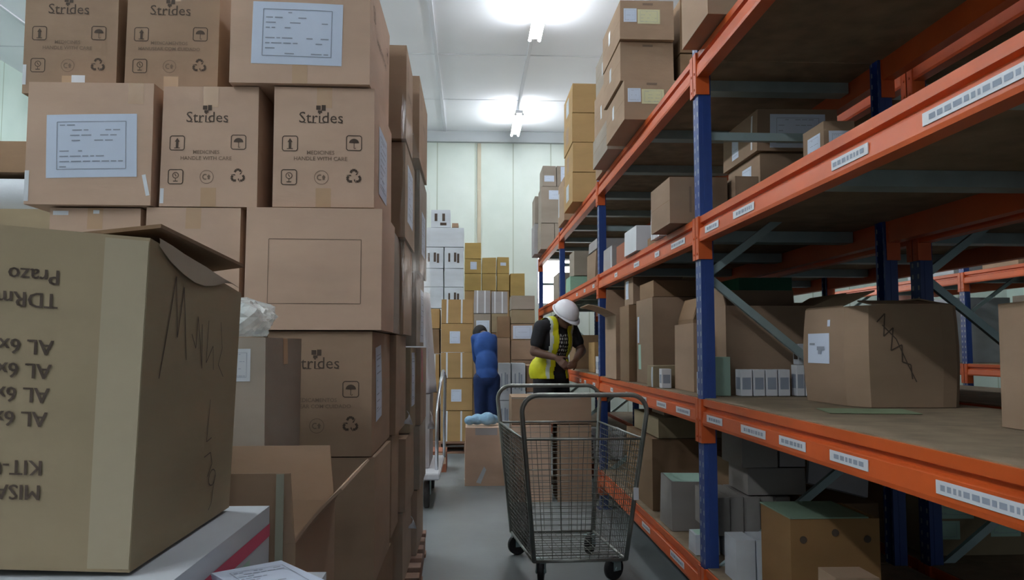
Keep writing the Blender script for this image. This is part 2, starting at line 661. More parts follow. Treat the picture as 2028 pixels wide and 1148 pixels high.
lamp(.72, 12.66, 'lit twin tube ceiling lamp close to the far wall')
lamp(.72, 8.47, 'lit twin tube ceiling lamp nearer than the one by the far wall')
for y in (4.3, -4.0): lamp(.72, y, 'lit twin tube ceiling lamp over the near aisle')
for y in (10.2, 6.5, 2.8, -.9, -3.4): lamp(-3.0, y, 'added unseen twin tube lamp beyond the carton pallets, lighting them from the wall side', 'added fill lamps on the wall side', GLOW_FILL)  # unseen lamps added to brighten the left cartons
for y in (10.2, 5.0): lamp(4.2, y, 'lit twin tube ceiling lamp over the next aisle', 'lamps over the next aisle')

# ================================================================== RACKS
XA, UD, UW = .977, .055, .08              # aisle face of the rack, upright depth (x) and width (y)
ZS = (.285, .985, 1.76, 2.475)            # beam tops


def dots_mat():
    m = BLUE.copy()
    m.name = 'blue_paint_with_slots'
    nt = m.node_tree
    b = nt.nodes['Principled BSDF']
    old = b.inputs['Base Color'].links[0].from_socket
    tc = nt.nodes.new('ShaderNodeTexCoord')
    sx = nt.nodes.new('ShaderNodeSeparateXYZ')
    nt.links.new(tc.outputs['Object'], sx.inputs[0])

    def M(op, a, v=None, c=None):
        k = nt.nodes.new('ShaderNodeMath'); k.operation = op
        nt.links.new(a, k.inputs[0])
        if v is not None: k.inputs[1].default_value = v
        if c is not None: nt.links.new(c, k.inputs[1])
        return k.outputs[0]
    z = M('LESS_THAN', M('MODULO', sx.outputs[2], .05), .02)
    y = M('LESS_THAN', M('ABSOLUTE', M('SUBTRACT', M('ABSOLUTE', sx.outputs[1]), .022)), .006)
    x = M('LESS_THAN', sx.outputs[0], .0015)
    k = M('MULTIPLY', M('MULTIPLY', z, None, y), None, x)
    mx = nt.nodes.new('ShaderNodeMixRGB')
    nt.links.new(k, mx.inputs[0]); nt.links.new(old, mx.inputs[1])
    mx.inputs[2].default_value = (.30, .33, .38, 1)
    nt.links.new(mx.outputs[0], b.inputs['Base Color'])
    return m


BLUED = dots_mat()


def prof(bm, pts, y0, y1, mi=0):
    """closed profile in XZ swept along Y"""
    a = [bm.verts.new((x, y0, z)) for x, z in pts]
    b = [bm.verts.new((x, y1, z)) for x, z in pts]
    n = len(pts)
    for i in range(n):
        bm.faces.new((a[i], a[(i + 1) % n], b[(i + 1) % n], b[i])).material_index = mi
    bm.faces.new(a[::-1]).material_index = mi
    bm.faces.new(b).material_index = mi


def upright(root, x, y, ztop, side=1):
    """C post, open to the inside; side=1: outer face towards -x"""
    bm = bmesh.new()
    t = .004
    s = side
    P = [(0, -UW / 2), (UD, -UW / 2), (UD, -UW / 2 + .014), (UD - t, -UW / 2 + .014), (UD - t, -UW / 2 + t), (t, -UW / 2 + t), (t, UW / 2 - t), (UD - t, UW / 2 - t), (UD - t, UW / 2 - .014), (UD, UW / 2 - .014), (UD, UW / 2), (0, UW / 2)]
    rib = [(0, -UW / 2), (0, -UW / 2)]
    lo = [bm.verts.new((s * px, py, 0)) for px, py in P]
    hi = [bm.verts.new((s * px, py, ztop)) for px, py in P]
    n = len(P)
    for i in range(n): bm.faces.new((lo[i], lo[(i + 1) % n], hi[(i + 1) % n], hi[i]))
    bm.faces.new(hi); bm.faces.new(lo[::-1])
    # pressed ribs on the cheek that shows
    for yy in (-UW / 2 - .0015, UW / 2):
        bx(bm, min(s * .018, s * .032), max(s * .018, s * .032), yy, yy + .0015, .02, ztop - .02)
    bmesh.ops.recalc_face_normals(bm, faces=bm.faces)
    u = link('upright', bm, [BLUED], root)
    u.location = (x, y, 0)
    bm = bmesh.new()
    bx(bm, min(-.02 * s, .085 * s), max(-.02 * s, .085 * s), -.06, .06, 0, .006)
    link('foot_plate', bm, [BLUE], u)
    return u


def beam(root, x, y0, y1, zt, side=1, h=.108, tags=()):
    """stepped box beam; outer face x (side=1: faces -x) with hooked end plates"""
    s = side
    pts = [(.0, 0), (.045, 0), (.045, -h), (-.004, -h), (-.006, -h + .012), (-.002, -.052), (.014, -.046), (.014, -.034), (.0, -.028)]
    bm = bmesh.new()
    prof(bm, [(s * a, b) for a, b in pts], y0, y1)
    bmesh.ops.recalc_face_normals(bm, faces=bm.faces)
    o = link('beam', bm, [ORANGE], root)
    o.location = (x, 0, zt)
    for yy, sg in ((y0, 1), (y1, -1)):
        bm = bmesh.new()
        a, b = sorted((yy, yy - sg * .035))
        bx(bm, min(-.009 * s, -.0045 * s), max(-.009 * s, -.0045 * s), a, b, -h - .075, .0)
        bx(bm, min(-.009 * s, .05 * s), max(-.009 * s, .05 * s), yy - .0025 + sg * .004, yy + .0025 + sg * .004, -h - .075, .0)
        for zz in (-h - .05, -h + .02): cyl(bm, (-.012 * s, (a + b) / 2, zz), (-.008 * s, (a + b) / 2, zz), .006, 8)
        link('end_plate', bm, [ORANGE], o)
    for i, (a, b) in enumerate(tags):
        bm = bmesh.new()
        r = random.Random(i * 7 + int(a * 100))
        z0, z1 = -h + .022, -.058
        xf = -.0075 * s
        bx(bm, min(xf, xf + .002 * s), max(xf, xf + .002 * s), a, b, z0, z1)
        y = a + .02
        while y < b - .03:
            l = r.uniform(.008, .03)
            xo = xf - .0006 * s
            v = [bm.verts.new((xo, yy, zz)) for yy, zz in ((y, z0 + .008), (min(y + l, b - .01), z0 + .008), (min(y + l, b - .01), z1 - .008), (y, z1 - .008))]
            bm.faces.new(v).material_index = 1
            y += l + .007
        lb = link('location_strip', bm, [PLASTW, INKB], o)
        lb['label'] = 'white location strip on the beam'
    return o


def rack(label, xf, depth, ys, levels, ztop, tags=None, braces=True, tagback=None):
    root = tag(empty('storage_rack', (0, 0, 0)), label, 'storage rack', None)
    xr = xf + depth
    for y in ys:
        upright(root, xf, y, ztop, 1)
        upright(root, xr, y, ztop, -1)
        if not braces: continue
        # zigzag in the frame
        seq = [(0, .24), (1, .86), (0, 1.51), (1, 2.11)]
        for (a, za), (b, zb) in zip(seq, seq[1:]):
            bm = bmesh.new()
            p = Vector((xf + UD * .6 if a == 0 else xr - UD * .6, y, za)); q = Vector((xf + UD * .6 if b == 0 else xr - UD * .6, y, zb))
            d = (q - p).normalized(); nn = Vector((-d.z, 0, d.x))
            vs = []
            for e in (p, q):
                for su, sv in ((-1, -1), (1, -1), (1, 1), (-1, 1)):
                    vs.append(bm.verts.new(e + nn * .016 * su + Vector((0, .012 * sv, 0))))
            for i in range(4): bm.faces.new((vs[i], vs[(i + 1) % 4], vs[4 + (i + 1) % 4], vs[4 + i]))
            bm.faces.new(vs[:4][::-1]); bm.faces.new(vs[4:])
            link('diagonal_brace', bm, [ZINC], root)
        bm = bmesh.new()
        bx(bm, xf + UD * .5, xr - UD * .5, y - .014, y + .014, 2.10, 2.135)
        link('cross_brace', bm, [ZINC], root)
    for zt in levels:
        for y0, y1 in zip(ys, ys[1:]):
            a, b = y0 + UW / 2, y1 - UW / 2
            tg = (tags or {}).get((round(zt, 3), ys.index(y0)), ())
            beam(root, xf - .002, a, b, zt, 1, tags=tg)
            beam(root, xr + .002, a, b, zt, -1)
            bm = bmesh.new()
            bx(bm, xf + .006, xr - .006, a + .004, b - .004, zt - .016, zt + .004)
            bx(bm, xf + .06, xr - .06, b - .004, b + .036, zt - .016, zt + .004)
            bx(bm, xf + .06, xr - .06, a - .036, a + .004, zt - .016, zt + .004)
            link('shelf_board', bm, [BOARD], root)
            for q in ((.31, .64) if y0 < 1 else (.10, .43, .77)):
                yy = a + (b - a) * q
                bm = bmesh.new()
                bx(bm, xf + .048, xr - .048, yy - .045, yy + .045, zt - .068, zt - .017)
                link('support_bar', bm, [ZINC], root)
    rebase(root, (xf + depth / 2, ys[0], 0))
    return root


YU = [.68, 3.42, 6.14, 8.86, 11.58]
TG = {(1.76, 0): [(1.30, 1.66), (1.90, 2.10), (2.70, 2.92), (3.10, 3.28)],
      (.985, 0): [(1.28, 1.66), (1.95, 2.16), (2.32, 2.52), (2.64, 2.88), (3.10, 3.30)],
      (.985, 1): [(3.56, 3.8), (4.0, 4.2), (4.45, 4.6), (4.9, 5.05), (5.5, 5.6)],
      (1.76, 1): [(3.6, 3.85), (4.1, 4.2), (4.6, 4.75), (5.3, 5.4)],
      (1.76, 2): [(6.3, 6.4), (6.8, 6.9), (7.3, 7.4)],
      (.985, 2): [(6.3, 6.42), (6.8, 6.9), (7.1, 7.2)],
      (.285, 0): [(2.3, 2.6), (3.0, 3.2)], (.285, 1): [(3.7, 3.95), (4.4, 4.6)]}
rack('blue and orange rack lining the aisle, full of cartons', XA, .86, YU, ZS, 2.60, TG)
rack('rack standing back to back behind the aisle rack', XA + .96, .86, YU, ZS, 2.60)
rack('far rack across the next aisle, seen between the shelves', 4.7, .9, [1.7, 4.6, 7.5, 10.4], (.285, 1.05, 1.92, 2.7), 3.0)

# ================================================================== LEFT PALLETS
def pallet(x0, x1, y0, y1, label, rz=0, grp=None):
    cx, cy = (x0 + x1) / 2, (y0 + y1) / 2
    a, b = (x1 - x0) / 2, (y1 - y0) / 2
    t = tag(empty('wooden_pallet', (cx, cy, 0), rz), label, 'pallet', grp)
    for s in (-1, 0, 1):
        bm = bmesh.new(); xc = s * (a - .05)
        bx(bm, xc - .045, xc + .045, -b, b, .018, .112)
        bevel(bm, .003, 1)
        link('stringer', bm, [WOOD], t)
    n = max(5, int((2 * b) / .155))
    for i in range(n):
        yy = -b + .05 + (2 * b - .1) * i / (n - 1)
        bm = bmesh.new(); bx(bm, -a, a, yy - .048, yy + .048, .112, .135); bevel(bm, .002, 1)
        link('deck_board', bm, [WOOD], t)
    for i in range(3):
        yy = -b + .05 + (2 * b - .1) * i / 2
        bm = bmesh.new(); bx(bm, -a, a, yy - .048, yy + .048, 0, .018)
        link('bottom_board', bm, [WOOD], t)
    return t


pallet(-1.50, -.31, 2.60, 3.58, 'wooden pallet under the nearest wall of printed cartons')
pallet(-1.35, -.245, 3.66, 4.84, 'reddish wooden pallet poking out beside the aisle floor', R(1.2))
ZR = [.137, .446, .852, 1.258, 1.66, 2.066, 2.47]
YA = 2.65


def F2(u0, u1, row, m, label, y=YA, d=.58, **k):
    """carton of the near pallet from the x range of its front"""
    z0, z1 = ZR[row], ZR[row + 1] - .003
    vm = 690 - (((z0 + z1) / 2) - H) / y * F
    x0, x1 = at(u0, vm, y).x, at(u1, vm, y).x
    return Box('carton', x0, x1, y, y + d, z0, z1, m, label, group=k.pop('group', None), **k)


# top row
b = F2(47, 233, 5, CARD, 'printed medicine carton on the top row, outermost towards the wall', y=2.78)
b.strides(lang=0); b.tape(where='bottom'); b.paper('front', .165, .03, .045, .035, 0, FILM_GLINT_WHITE, name='film_glint'); b.paper('front', .0, .03, .012, .07, 0, FILM_GLINT_WHITE, name='film_glint')
b = F2(249, 434, 5, CARD, 'printed medicine carton on the top row, between its twin and the sheet-labelled one', y=2.77)
b.strides(lang=1); b.tape(where='both')
b = F2(456, 735, 5, PINK, 'wide top row carton with a big white typed sheet', y=2.63, d=.60, jit=.006, bulge=.006)
b.paper('front', .07, .065, .297, .21, 9, rot=R(-1), seed=5); b.tape(where='bottom')
b.marks('right', ctext('HANDLE WITH CARE', .3, .2, .03, .01) + ic_up(.1, .28, .05) + ic_umb(.5, .28, .05), INKL)
# second row
b = F2(51, 302, 4, PINK, 'carton with a white typed sheet, second row, outermost towards the wall', y=2.64, bulge=.006)
b.paper('front', .068, .085, .287, .208, 9, rot=R(1.5), seed=3); b.tape(where='top', cx=.86); b.paper('front', .0, .01, .014, .10, 0, FILM_GLINT_WHITE, name='film_glint'); b.paper('front', .385, .03, .012, .07, 0, FILM_GLINT_WHITE, rot=R(12), name='film_glint')
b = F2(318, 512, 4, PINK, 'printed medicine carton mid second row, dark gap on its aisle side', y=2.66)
b.strides(lang=0); b.tape(); b.paper('front', .002, .01, .012, .05, 0, FILM_GLINT_WHITE, name='film_glint')
b = F2(541, 742, 4, PINK, 'printed medicine carton at the aisle corner of the second row', y=2.65)
b.strides(lang=0); b.tape(); b.paper('right', .12, .07, .25, .24, 8, seed=8)
# third row
b = F2(92, 276, 3, PINK, 'plain carton of the third row mostly behind the big kit box', y=2.67); b.tape(where='top'); b.paper('front', .01, .375, .05, .014, 0, FILM_GLINT_WHITE, name='film_glint'); b.paper('front', .14, .38, .02, .012, 0, FILM_GLINT_WHITE, name='film_glint')
b = F2(284, 474, 3, PINK, 'taped plain carton of the third row beside the rectangle-marked one', y=2.66); b.tape(where='top')
b = F2(483, 757, 3, PINK, 'large carton printed with a thin empty rectangle', y=2.63, d=.42, bulge=.008, jit=.006)
b.marks('front', poly2([(.075, .085), (.375, .085), (.375, .295), (.075, .295)], .0022, True), INKL)
# fourth row
b = F2(250, 520, 2, CARD, 'plain carton of the fourth row hidden behind the small stacked box', y=2.68)
b = F2(528, 737, 2, CARD, 'printed medicine carton of the fourth row with a pale sheet on its side', y=2.65)
b.strides(lang=1); b.paper('right', .10, .10, .16, .25, 8, rot=R(4), seed=9)
# fifth and sixth rows
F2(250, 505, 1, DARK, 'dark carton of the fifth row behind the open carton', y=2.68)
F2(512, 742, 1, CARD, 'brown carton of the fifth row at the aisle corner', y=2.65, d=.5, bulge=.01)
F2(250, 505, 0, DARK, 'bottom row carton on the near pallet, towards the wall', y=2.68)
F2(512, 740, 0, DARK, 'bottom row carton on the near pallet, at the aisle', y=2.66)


# second and third loads: only their aisle sides show
def side(x1, y0, y1, z0, z1, m, label, d=.5, **k):
    return Box('carton', x1 - d, x1, y0, y1, z0, z1, m, label, **k)


def P2(x, y0, y1, r0, r1, m, label, **k):
    return side(x, y0, y1, ZR[r0], ZR[r1] - .004, m, label, **k)


b = P2(-.272, 3.315, 3.70, 5, 6, CARD, 'top row carton just behind the sheet-labelled one, film-wrapped side')
b.marks('right', ctext('HANDLE WITH CARE', .2, .2, .028, .01) + ic_up(.08, .3, .05), INKL)
b = P2(-.248, 3.78, 4.28, 5, 6, CARD, 'highest carton at the back of the wrapped pallet, clear of the rest', z0=0) if False else side(-.248, 3.80, 4.45, 2.10, 2.50, CARD, 'highest carton at the back of the wrapped pallet, clear of the rest')
b.marks('right', ctext('FRAGILE', .3, .2, .04, .01) + ic_up(.12, .3, .06), INKL)
b = P2(-.275, 3.35, 3.92, 4, 5, CARD, 'second row carton behind the corner one, typed sheet on its aisle side')
b.paper('right', .1, .08, .3, .25, 8, seed=11)
b = side(-.255, 4.00, 4.62, ZR[4] - .08, 2.090, TAUPE, 'pale carton under the highest one, far end of the pallet')
b.paper('right', .12, .1, .3, .22, 7, seed=12)
P2(-.30, 3.10, 3.42, 3, 4, TAUPE, 'narrow wrapped carton behind the rectangle-marked one', d=.36)
P2(-.285, 3.45, 3.90, 3, 4, CARD, 'third row carton in the middle of the wrapped pallet')
b = side(-.268, 4.0, 4.6, 1.21, 1.575, TAUPE, 'third row carton at the pallet end with a bluish sheet')
b.paper('right', .25, .02, .3, .28, 7, seed=13)
b = P2(-.30, 3.28, 3.78, 2, 3, CARD, 'fourth row carton behind the printed one, torn film on it')
b = side(-.285, 3.86, 4.24, .80, 1.205, OLIVE, 'fourth row carton with a lilac sheet')
b.paper('right', .05, .12, .2, .26, 6, seed=14)
b = side(-.262, 4.28, 4.8, .80, 1.205, CARD, 'fourth row carton at the pallet end with a red stripe')
b.marks('right', rect2(.06, .22, .12, .395), INKP, 'red_stripe')
P2(-.315, 3.30, 3.60, 1, 2, CARD, 'fifth row carton behind the aisle corner one, under film')
side(-.29, 3.68, 4.22, .47, .795, CARD, 'fifth row carton in the middle of the pallet, torn tape')
side(-.262, 4.26, 4.8, .47, .795, TAUPE, 'fifth row carton at the pallet end')
side(-.33, 3.30, 3.56, .137, .44, DARK, 'bottom row carton at the back edge of the near pallet')
side(-.30, 3.70, 4.22, .137, .465, CARD, 'bottom row carton on the reddish pallet, near half')
side(-.275, 4.26, 4.8, .137, .465, CARD, 'bottom row carton on the reddish pallet, far half')


def scrap(x, y, z, s, label):
    """a torn tail of stretch film"""
    bm = bmesh.new()
    r = random.Random(int(y * 100 + z * 10))
    prev = None
    for i in range(5):
        q = i / 4
        wv = s * (.25 + .5 * math.sin(q * 3))
        a = bm.verts.new((x + .006 + .012 * math.sin(q * 5), y - wv, z - q * s * 1.6))
        b = bm.verts.new((x + .012 + .02 * q, y + wv * .8, z - q * s * 1.5 - .01))
        if prev: bm.faces.new((prev[0], prev[1], b, a)).smooth = True
        prev = (a, b)
    o = link('film_scrap', bm, [FILM_GLINT_WHITE])
    o.modifiers.new('t', 'SOLIDIFY').thickness = .0008
    return tag(o, label, 'plastic film')


scrap(-.283, 3.55, .93, .035, 'small torn tail of film on the fourth carton row')
scrap(-.228, 4.45, .86, .06, 'broad torn paper-white film tail at the far end of the pallet')
scrap(-.29, 3.95, .40, .035, 'torn film tail low on the bottom carton row')

# stretch film round the aisle side of the near load
bm = bmesh.new()
r = random.Random(4)
g = []
for i in range(15):
    row = []
    for j in range(25):
        q = i / 14
        y = 2.70 + 1.9 * q
        x = -.236 + .0 * q + .006 * math.sin(j * 1.3 + i * 2.1) + r.uniform(-.003, .003)
        row.append(bm.verts.new((x, y, .16 + 1.9 * j / 24)))
    g.append(row)
for i in range(14):
    for j in range(24): bm.faces.new((g[i][j], g[i + 1][j], g[i + 1][j + 1], g[i][j + 1])).smooth = True
WRAP = bpy.data.materials.new('clear_stretch_film'); WRAP.use_nodes = True
nt = WRAP.node_tree; nt.nodes.remove(nt.nodes['Principled BSDF'])
tr = nt.nodes.new('ShaderNodeBsdfTransparent'); gl = nt.nodes.new('ShaderNodeBsdfGlossy'); gl.inputs['Roughness'].default_value = .18
ms = nt.nodes.new('ShaderNodeMixShader'); nz = nt.nodes.new('ShaderNodeTexNoise'); nz.inputs['Scale'].default_value = 9
bp = nt.nodes.new('ShaderNodeBump'); bp.inputs['Strength'].default_value = .9; bp.inputs['Distance'].default_value = .03
tc = nt.nodes.new('ShaderNodeTexCoord'); mp = nt.nodes.new('ShaderNodeMapping'); mp.inputs['Scale'].default_value = (1, 2.2, .35)
nt.links.new(tc.outputs['Object'], mp.inputs[0]); nt.links.new(mp.outputs[0], nz.inputs[0]); nt.links.new(nz.outputs[0], bp.inputs['Height']); nt.links.new(bp.outputs[0], gl.inputs['Normal'])
ms.inputs[0].default_value = .10
nt.links.new(tr.outputs[0], ms.inputs[1]); nt.links.new(gl.outputs[0], ms.inputs[2]); nt.links.new(ms.outputs[0], nt.nodes['Material Output'].inputs[0])
o = link('stretch_film', bm, [WRAP])
tag(o, 'clear stretch film wrapped along the aisle side of the carton pallets', 'stretch film')

# behind the pallets towards the wall
Box('carton', -3.1, -1.72, 3.9, 4.8, 0, .62, CARD, 'lowest carton in the side pile by the wall')
Box('carton', -3.1, -1.74, 3.9, 4.8, .625, 1.25, CARD, 'carton one up from the floor in the side pile by the wall')
b = Box('carton', -3.1, -1.73, 3.9, 4.8, 1.255, 1.86, OLIVE, 'olive carton under the film bundle in the side pile by the wall')
b = Box('wrapped_bundle', -3.0, -1.78, 3.95, 4.7, 1.865, 2.02, WHITEC, 'pale film-wrapped bundle below the brown carton by the wall', 'bundle', jit=.02, bulge=.03)
bm = bmesh.new()
for k in (-.35, 0, .35): bx(bm, k - .02, k + .02, -.39, .39, -.002, .158)
link('strap', bm, [FILM_GLINT_WHITE], b.root)
b = Box('carton', -3.0, -1.76, 3.98, 4.7, 2.05, 2.22, DARK, 'brown carton crowning the side pile by the wall', jit=.02)

# ================================================================== FOREGROUND LEFT
# support under the white carton
Box('carton', -1.15, -.37, .45, 1.44, 0, .47, CARD, 'floor carton supporting the white carton, nearest of all')
b = Box('white_carton', -1.2, -.352, .40, 1.47, .475, .925, WHITEC, 'white carton with a magenta stripe carrying the big kit box', jit=.003, bulge=.004)
bm = bmesh.new()
W_, H_ = b.size('right')
b.art(bm, 'right', rect2(0, H_ - .052, W_, H_ - .030), 0, 0, .0011, 0)
link('magenta_stripe', bm, [INKP], b.root)['label'] = 'magenta stripe'
art = []
for i in range(6):
    x = .50 + i * .085
    art += rrect2(x, H_ - .16, .075, .003) if i % 2 else poly2([(x - .035, H_ - .2), (x + .035, H_ - .2), (x + .035, H_ - .1), (x - .035, H_ - .1)], .003, True)
    art += seg2((x - .012, H_ - .185), (x + .012, H_ - .13), .008) + seg2((x, H_ - .12), (x + .012, H_ - .145), .006)
b.marks('right', art, INKB)
b.paper('right', .83, H_ - .26, .11, .20, 0, PAPERG, name='green_sticker')
# dirt on its lid
art = []
rr = random.Random(3)
for i in range(40):
    x, y = rr.uniform(.1, .8), rr.uniform(.35, .62)
    art += ring2(x, y, rr.uniform(.001, .004), .002, n=5)
b.marks('top', art, INKL, 'lid_specks')

# the big kit box: a slightly twisted carton with one lid flap lifted
kx0, kx1, ky0, ky1, kz0, kz1 = -1.02, -.413, 1.025, 1.43, .928, 1.345
kb = Box('kit_box', kx0, kx1, ky0, ky1, kz0, kz1, OLIVE, 'big olive-brown kit box with upside-down printing, closest to the camera', 'carton', jit=0, bulge=.004,
         slope={(0, 0, 0): (0, .04, .012), (0, 0, 1): (0, -.04, .04), (1, 0, 1): (.012, 0, -.008), (1, 1, 1): (.012, 0, -.05), (0, 1, 1): (0, 0, .03)})
def up_text(s, xr, y, size):
    t = text2d(s, size, 0)
    return [q for dx in (-.0005, .0005) for q in mv(t, xr + dx, y, 1, math.pi)]
Wk, Hk = kb.size('front')
art = []
xr = Wk - .101
for s, v in (('Prazo', 545), ('TDRm', 592), ('AL 6x', 684), ('AL 6x', 731), ('AL 6x', 778), ('AL 6x', 825), ('KIT-U', 920), ('MISA', 968)):
    y = (1108 - (v - (v - 545) * .045)) / 640 * Hk
    x = xr - (v - 545) / 640 * .016 
    art += up_text(s, x, y, .0262)
kb.marks('front', art, INK)
kb.marks('front', rect2(Wk - .052, .004, Wk - .001, Hk - .004), mat('clear_tape', (.36, .30, .20), .35, .05, 6, spec=.5), 'packing_tape', .0008)
sm = [(.035, .26), (.045, .34), (.06, .40), (.066, .30), (.075, .395), (.085, .28), (.095, .35), (.11, .345)]
hw_ = poly2([(.04, .24), (.075, .385), (.085, .30), (.10, .375), (.115, .27)], .002) + poly2([(.13, .31), (.145, .29), (.15, .34), (.17, .26), (.165, .33)], .0018) + poly2([(.19, .34), (.185, .27), (.21, .30), (.215, .26)], .0018) + poly2([(.24, .345), (.25, .30), (.235, .27), (.26, .25)], .0018)
hw_ += poly2([(.21, .21), (.205, .14), (.225, .145)], .0018) + poly2([(.20, .115), (.225, .12), (.235, .10), (.22, .08)], .002) + ring2(.24, .075, .014, .002, n=10) + poly2([(.253, .08), (.245, .03), (.235, .02)], .002)
hw_ = [[(x * 1.22, y) for x, y in p] for p in hw_]
kb.marks('right', hw_, INK, 'pen_scrawl')
# lifted flap and the white wrapping that shows under it
bm = bmesh.new()
c = kb.c
A = c[1, 0, 1] + Vector((-.10, .02, .004)); B = c[1, 1, 1] + Vector((-.10, -.005, .03))
pts = [A, A + Vector((.105, .0, .012)), B + Vector((.105, 0, .015)), B]
for z in (0, .005):
    pass
top_ = [bm.verts.new(p + Vector((0, 0, .005))) for p in pts]; bot_ = [bm.verts.new(p) for p in pts]
bm.faces.new(top_); bm.faces.new(bot_[::-1])
for i in range(4): bm.faces.new((bot_[i], bot_[(i + 1) % 4], top_[(i + 1) % 4], top_[i]))
link('flap', bm, [DARK], kb.root)
bm = bmesh.new()
g = []
for i in range(9):
    q = i / 8
    base = c[1, 0, 1].lerp(c[1, 1, 1], .05 + .9 * q)
    row = []
    for j in range(4):
        drop = -.032 * math.sin(math.pi * min(1, q * 1.1 + .1)) * j / 3
        row.append(bm.verts.new(base + Vector((.0035 + .001 * math.sin(i * 2 + j), 0, .008 + drop - .003))))
    g.append(row)
for i in range(8):
    for j in range(3): bm.faces.new((g[i][j], g[i + 1][j], g[i + 1][j + 1], g[i][j + 1])).smooth = True
link('inner_paper', bm, [mat('torn_liner', (.40, .335, .255), .8, .06, 8)], kb.root)['label'] = 'pale torn liner under the flap'

# pale box and the papers in the bottom corner
Box('carton', -.345, -.210, .80, 1.24, .0, .87, WHITEC, 'narrow pale carton standing beside the magenta-striped one').paper('right', .25, .6, .1, .2, 5, PAPERG)
bm = bmesh.new()
for i in range(6):
    M_ = Matrix.Rotation(R(i * .8), 4, 'Z')
    bx(bm, -.05, .05, -.075, .075, i * .004, i * .004 + .0036, 0, M_)
for p in art_label(.095, .14, 10, 4):
    bm.faces.new([bm.verts.new((x - .0475, y - .07, .0242)) for x, y in p]).material_index = 1
o = link('paper_pad', bm, [PAPER, INKB])
o.location = (-.262, 1.10, .875); o.rotation_euler = (0, 0, R(34))
tag(o, 'loose stack of typed bluish sheets on the narrow pale carton', 'papers')

# open carton behind them
Box('carton', -.80, -.335, 1.53, 1.97, 0, .43, DARK, 'floor carton carrying the open flapped carton')
op = open_carton('open_carton', -.80, -.318, 1.52, 1.95, .435, .845, CARD, 'open carton with raised flaps below the printed wall of cartons', {'front': -4, 'back': 3, 'right': 46, 'left': 60}, .125)
bm = bmesh.new(); bx(bm, .205, .219, -.221, -.2185, .30, .535); link('packing_tape', bm, [mat('pale_tape', (.40, .40, .31), .35, .06, 6)], op)
# small stack with the plastic bag
Box('carton', -.86, -.50, 2.02, 2.44, 0, .60, DARK, 'floor carton below the box with the plastic bag')
b = Box('carton', -.86, -.498, 2.02, 2.42, .605, 1.228, TAUPE, 'tall taupe carton with a small white sheet, plastic bag on its lid', bulge=.006, jit=.008)
b.paper('front', .245, .515, .08, .08, 4, WHITEC, seed=21)
b.tape('right', 'top')
bm = bmesh.new()
r = random.Random(9)
bmesh.ops.create_icosphere(bm, subdivisions=4, radius=1, matrix=Matrix.Diagonal((.12, .15, .062, 1)))
for v in bm.verts:
    v.co *= 1 + .34 * noise.noise(v.co * 14) + .22 * abs(noise.noise(v.co * 38))
    v.co.z = max(v.co.z, -.045)

o = link('plastic_bag', bm, [FILM]); o.location = (-.64, 2.2, 1.277)
tag(o, 'crumpled clear plastic bag lying on the tall taupe carton', 'plastic bag')

# ================================================================== STOCK ON THE AISLE RACK
Z0, ZA, ZB, ZC3 = (z + .006 for z in ZS)


def RB(u, x, wd, dp, z0, h, m, label, vm=None, name='carton', **k):
    """carton whose corner nearest the camera stands at x, seen at column u"""
    v = vm if vm is not None else 690 - ((z0 + h / 2) - H) * F / 4
    y = atx(u, v, x).y
    return Box(name, x, x + wd, y, y + dp, z0, z0 + h, m, label, **k)


# ---- top level
b = Box('carton', at(1402, 60, 2.98).x, 1.45, 2.98, 3.36, ZC3, ZC3 + .42, CARD, 'carton on the top shelf beside the tall near upright, nearest up there')
b.flapline('left')
zc = ZC3
for i, (lb, x) in enumerate((('lowest of the three label-fronted cartons hanging over the top shelf edge', .855), ('middle of the three label-fronted cartons hanging over the top shelf edge', .84), ('highest of the three label-fronted cartons hanging over the top shelf edge', .835))):
    b = Box('carton', x, x + .31, 4.42 + .03 * (i == 1), 5.02, zc, zc + .228, CARD, lb)
    b.paper('left', .24, .09, .06, .08, 0, FILM_GLINT_WHITE, name='label_glint')
    if i != 1:
        b.paper('front', .02, .10, .075, .08, 3, PAPER, seed=i, name='address_label'); b.paper('front', .10, .09, .13, .085, 4, PAPERY, seed=i + 3, name='yellow_label')
    b.marks('front', rect2(.13, .20, .19, .213), INKL, 'hand_hole'); b.flapline('left')
    zc += .231
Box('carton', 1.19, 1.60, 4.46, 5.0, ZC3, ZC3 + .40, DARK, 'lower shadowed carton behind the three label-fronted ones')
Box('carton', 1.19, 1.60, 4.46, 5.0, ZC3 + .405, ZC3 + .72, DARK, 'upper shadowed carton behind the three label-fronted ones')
zc = ZC3
for i in range(3):
    b = Box('carton', .875 + .012 * i, 1.30, 5.10, 5.72, zc, zc + (.20, .30, .25)[i], (TAUPE, CARD, TAUPE)[i], ('low grey-brown carton at the foot of the glinting pile on the top shelf', 'middle carton with a bright tape glint on the top shelf', 'uppermost carton of the glinting pile on the top shelf')[i])
    if i: b.paper('left', .30, .08, .05, .09, 0, FILM_GLINT_WHITE, name='tape_glint')
    b.flapline('left')
    zc += (.20, .30, .25)[i] + .004
Box('carton', .95, 1.40, 5.78, 6.08, ZC3, ZC3 + .34, CARD, 'carton half hidden between the glinting pile and the ochre tower'); 
Box('carton', .98, 1.40, 5.80, 6.07, ZC3 + .345, ZC3 + .70, TAUPE, 'pale carton peeping over beside the ochre tower')
Box('carton', 1.0, 1.40, 5.84, 6.07, ZC3 + .705, ZC3 + .98, OLIVE, 'olive carton peeping over the top of the ochre tower')
zc = ZC3
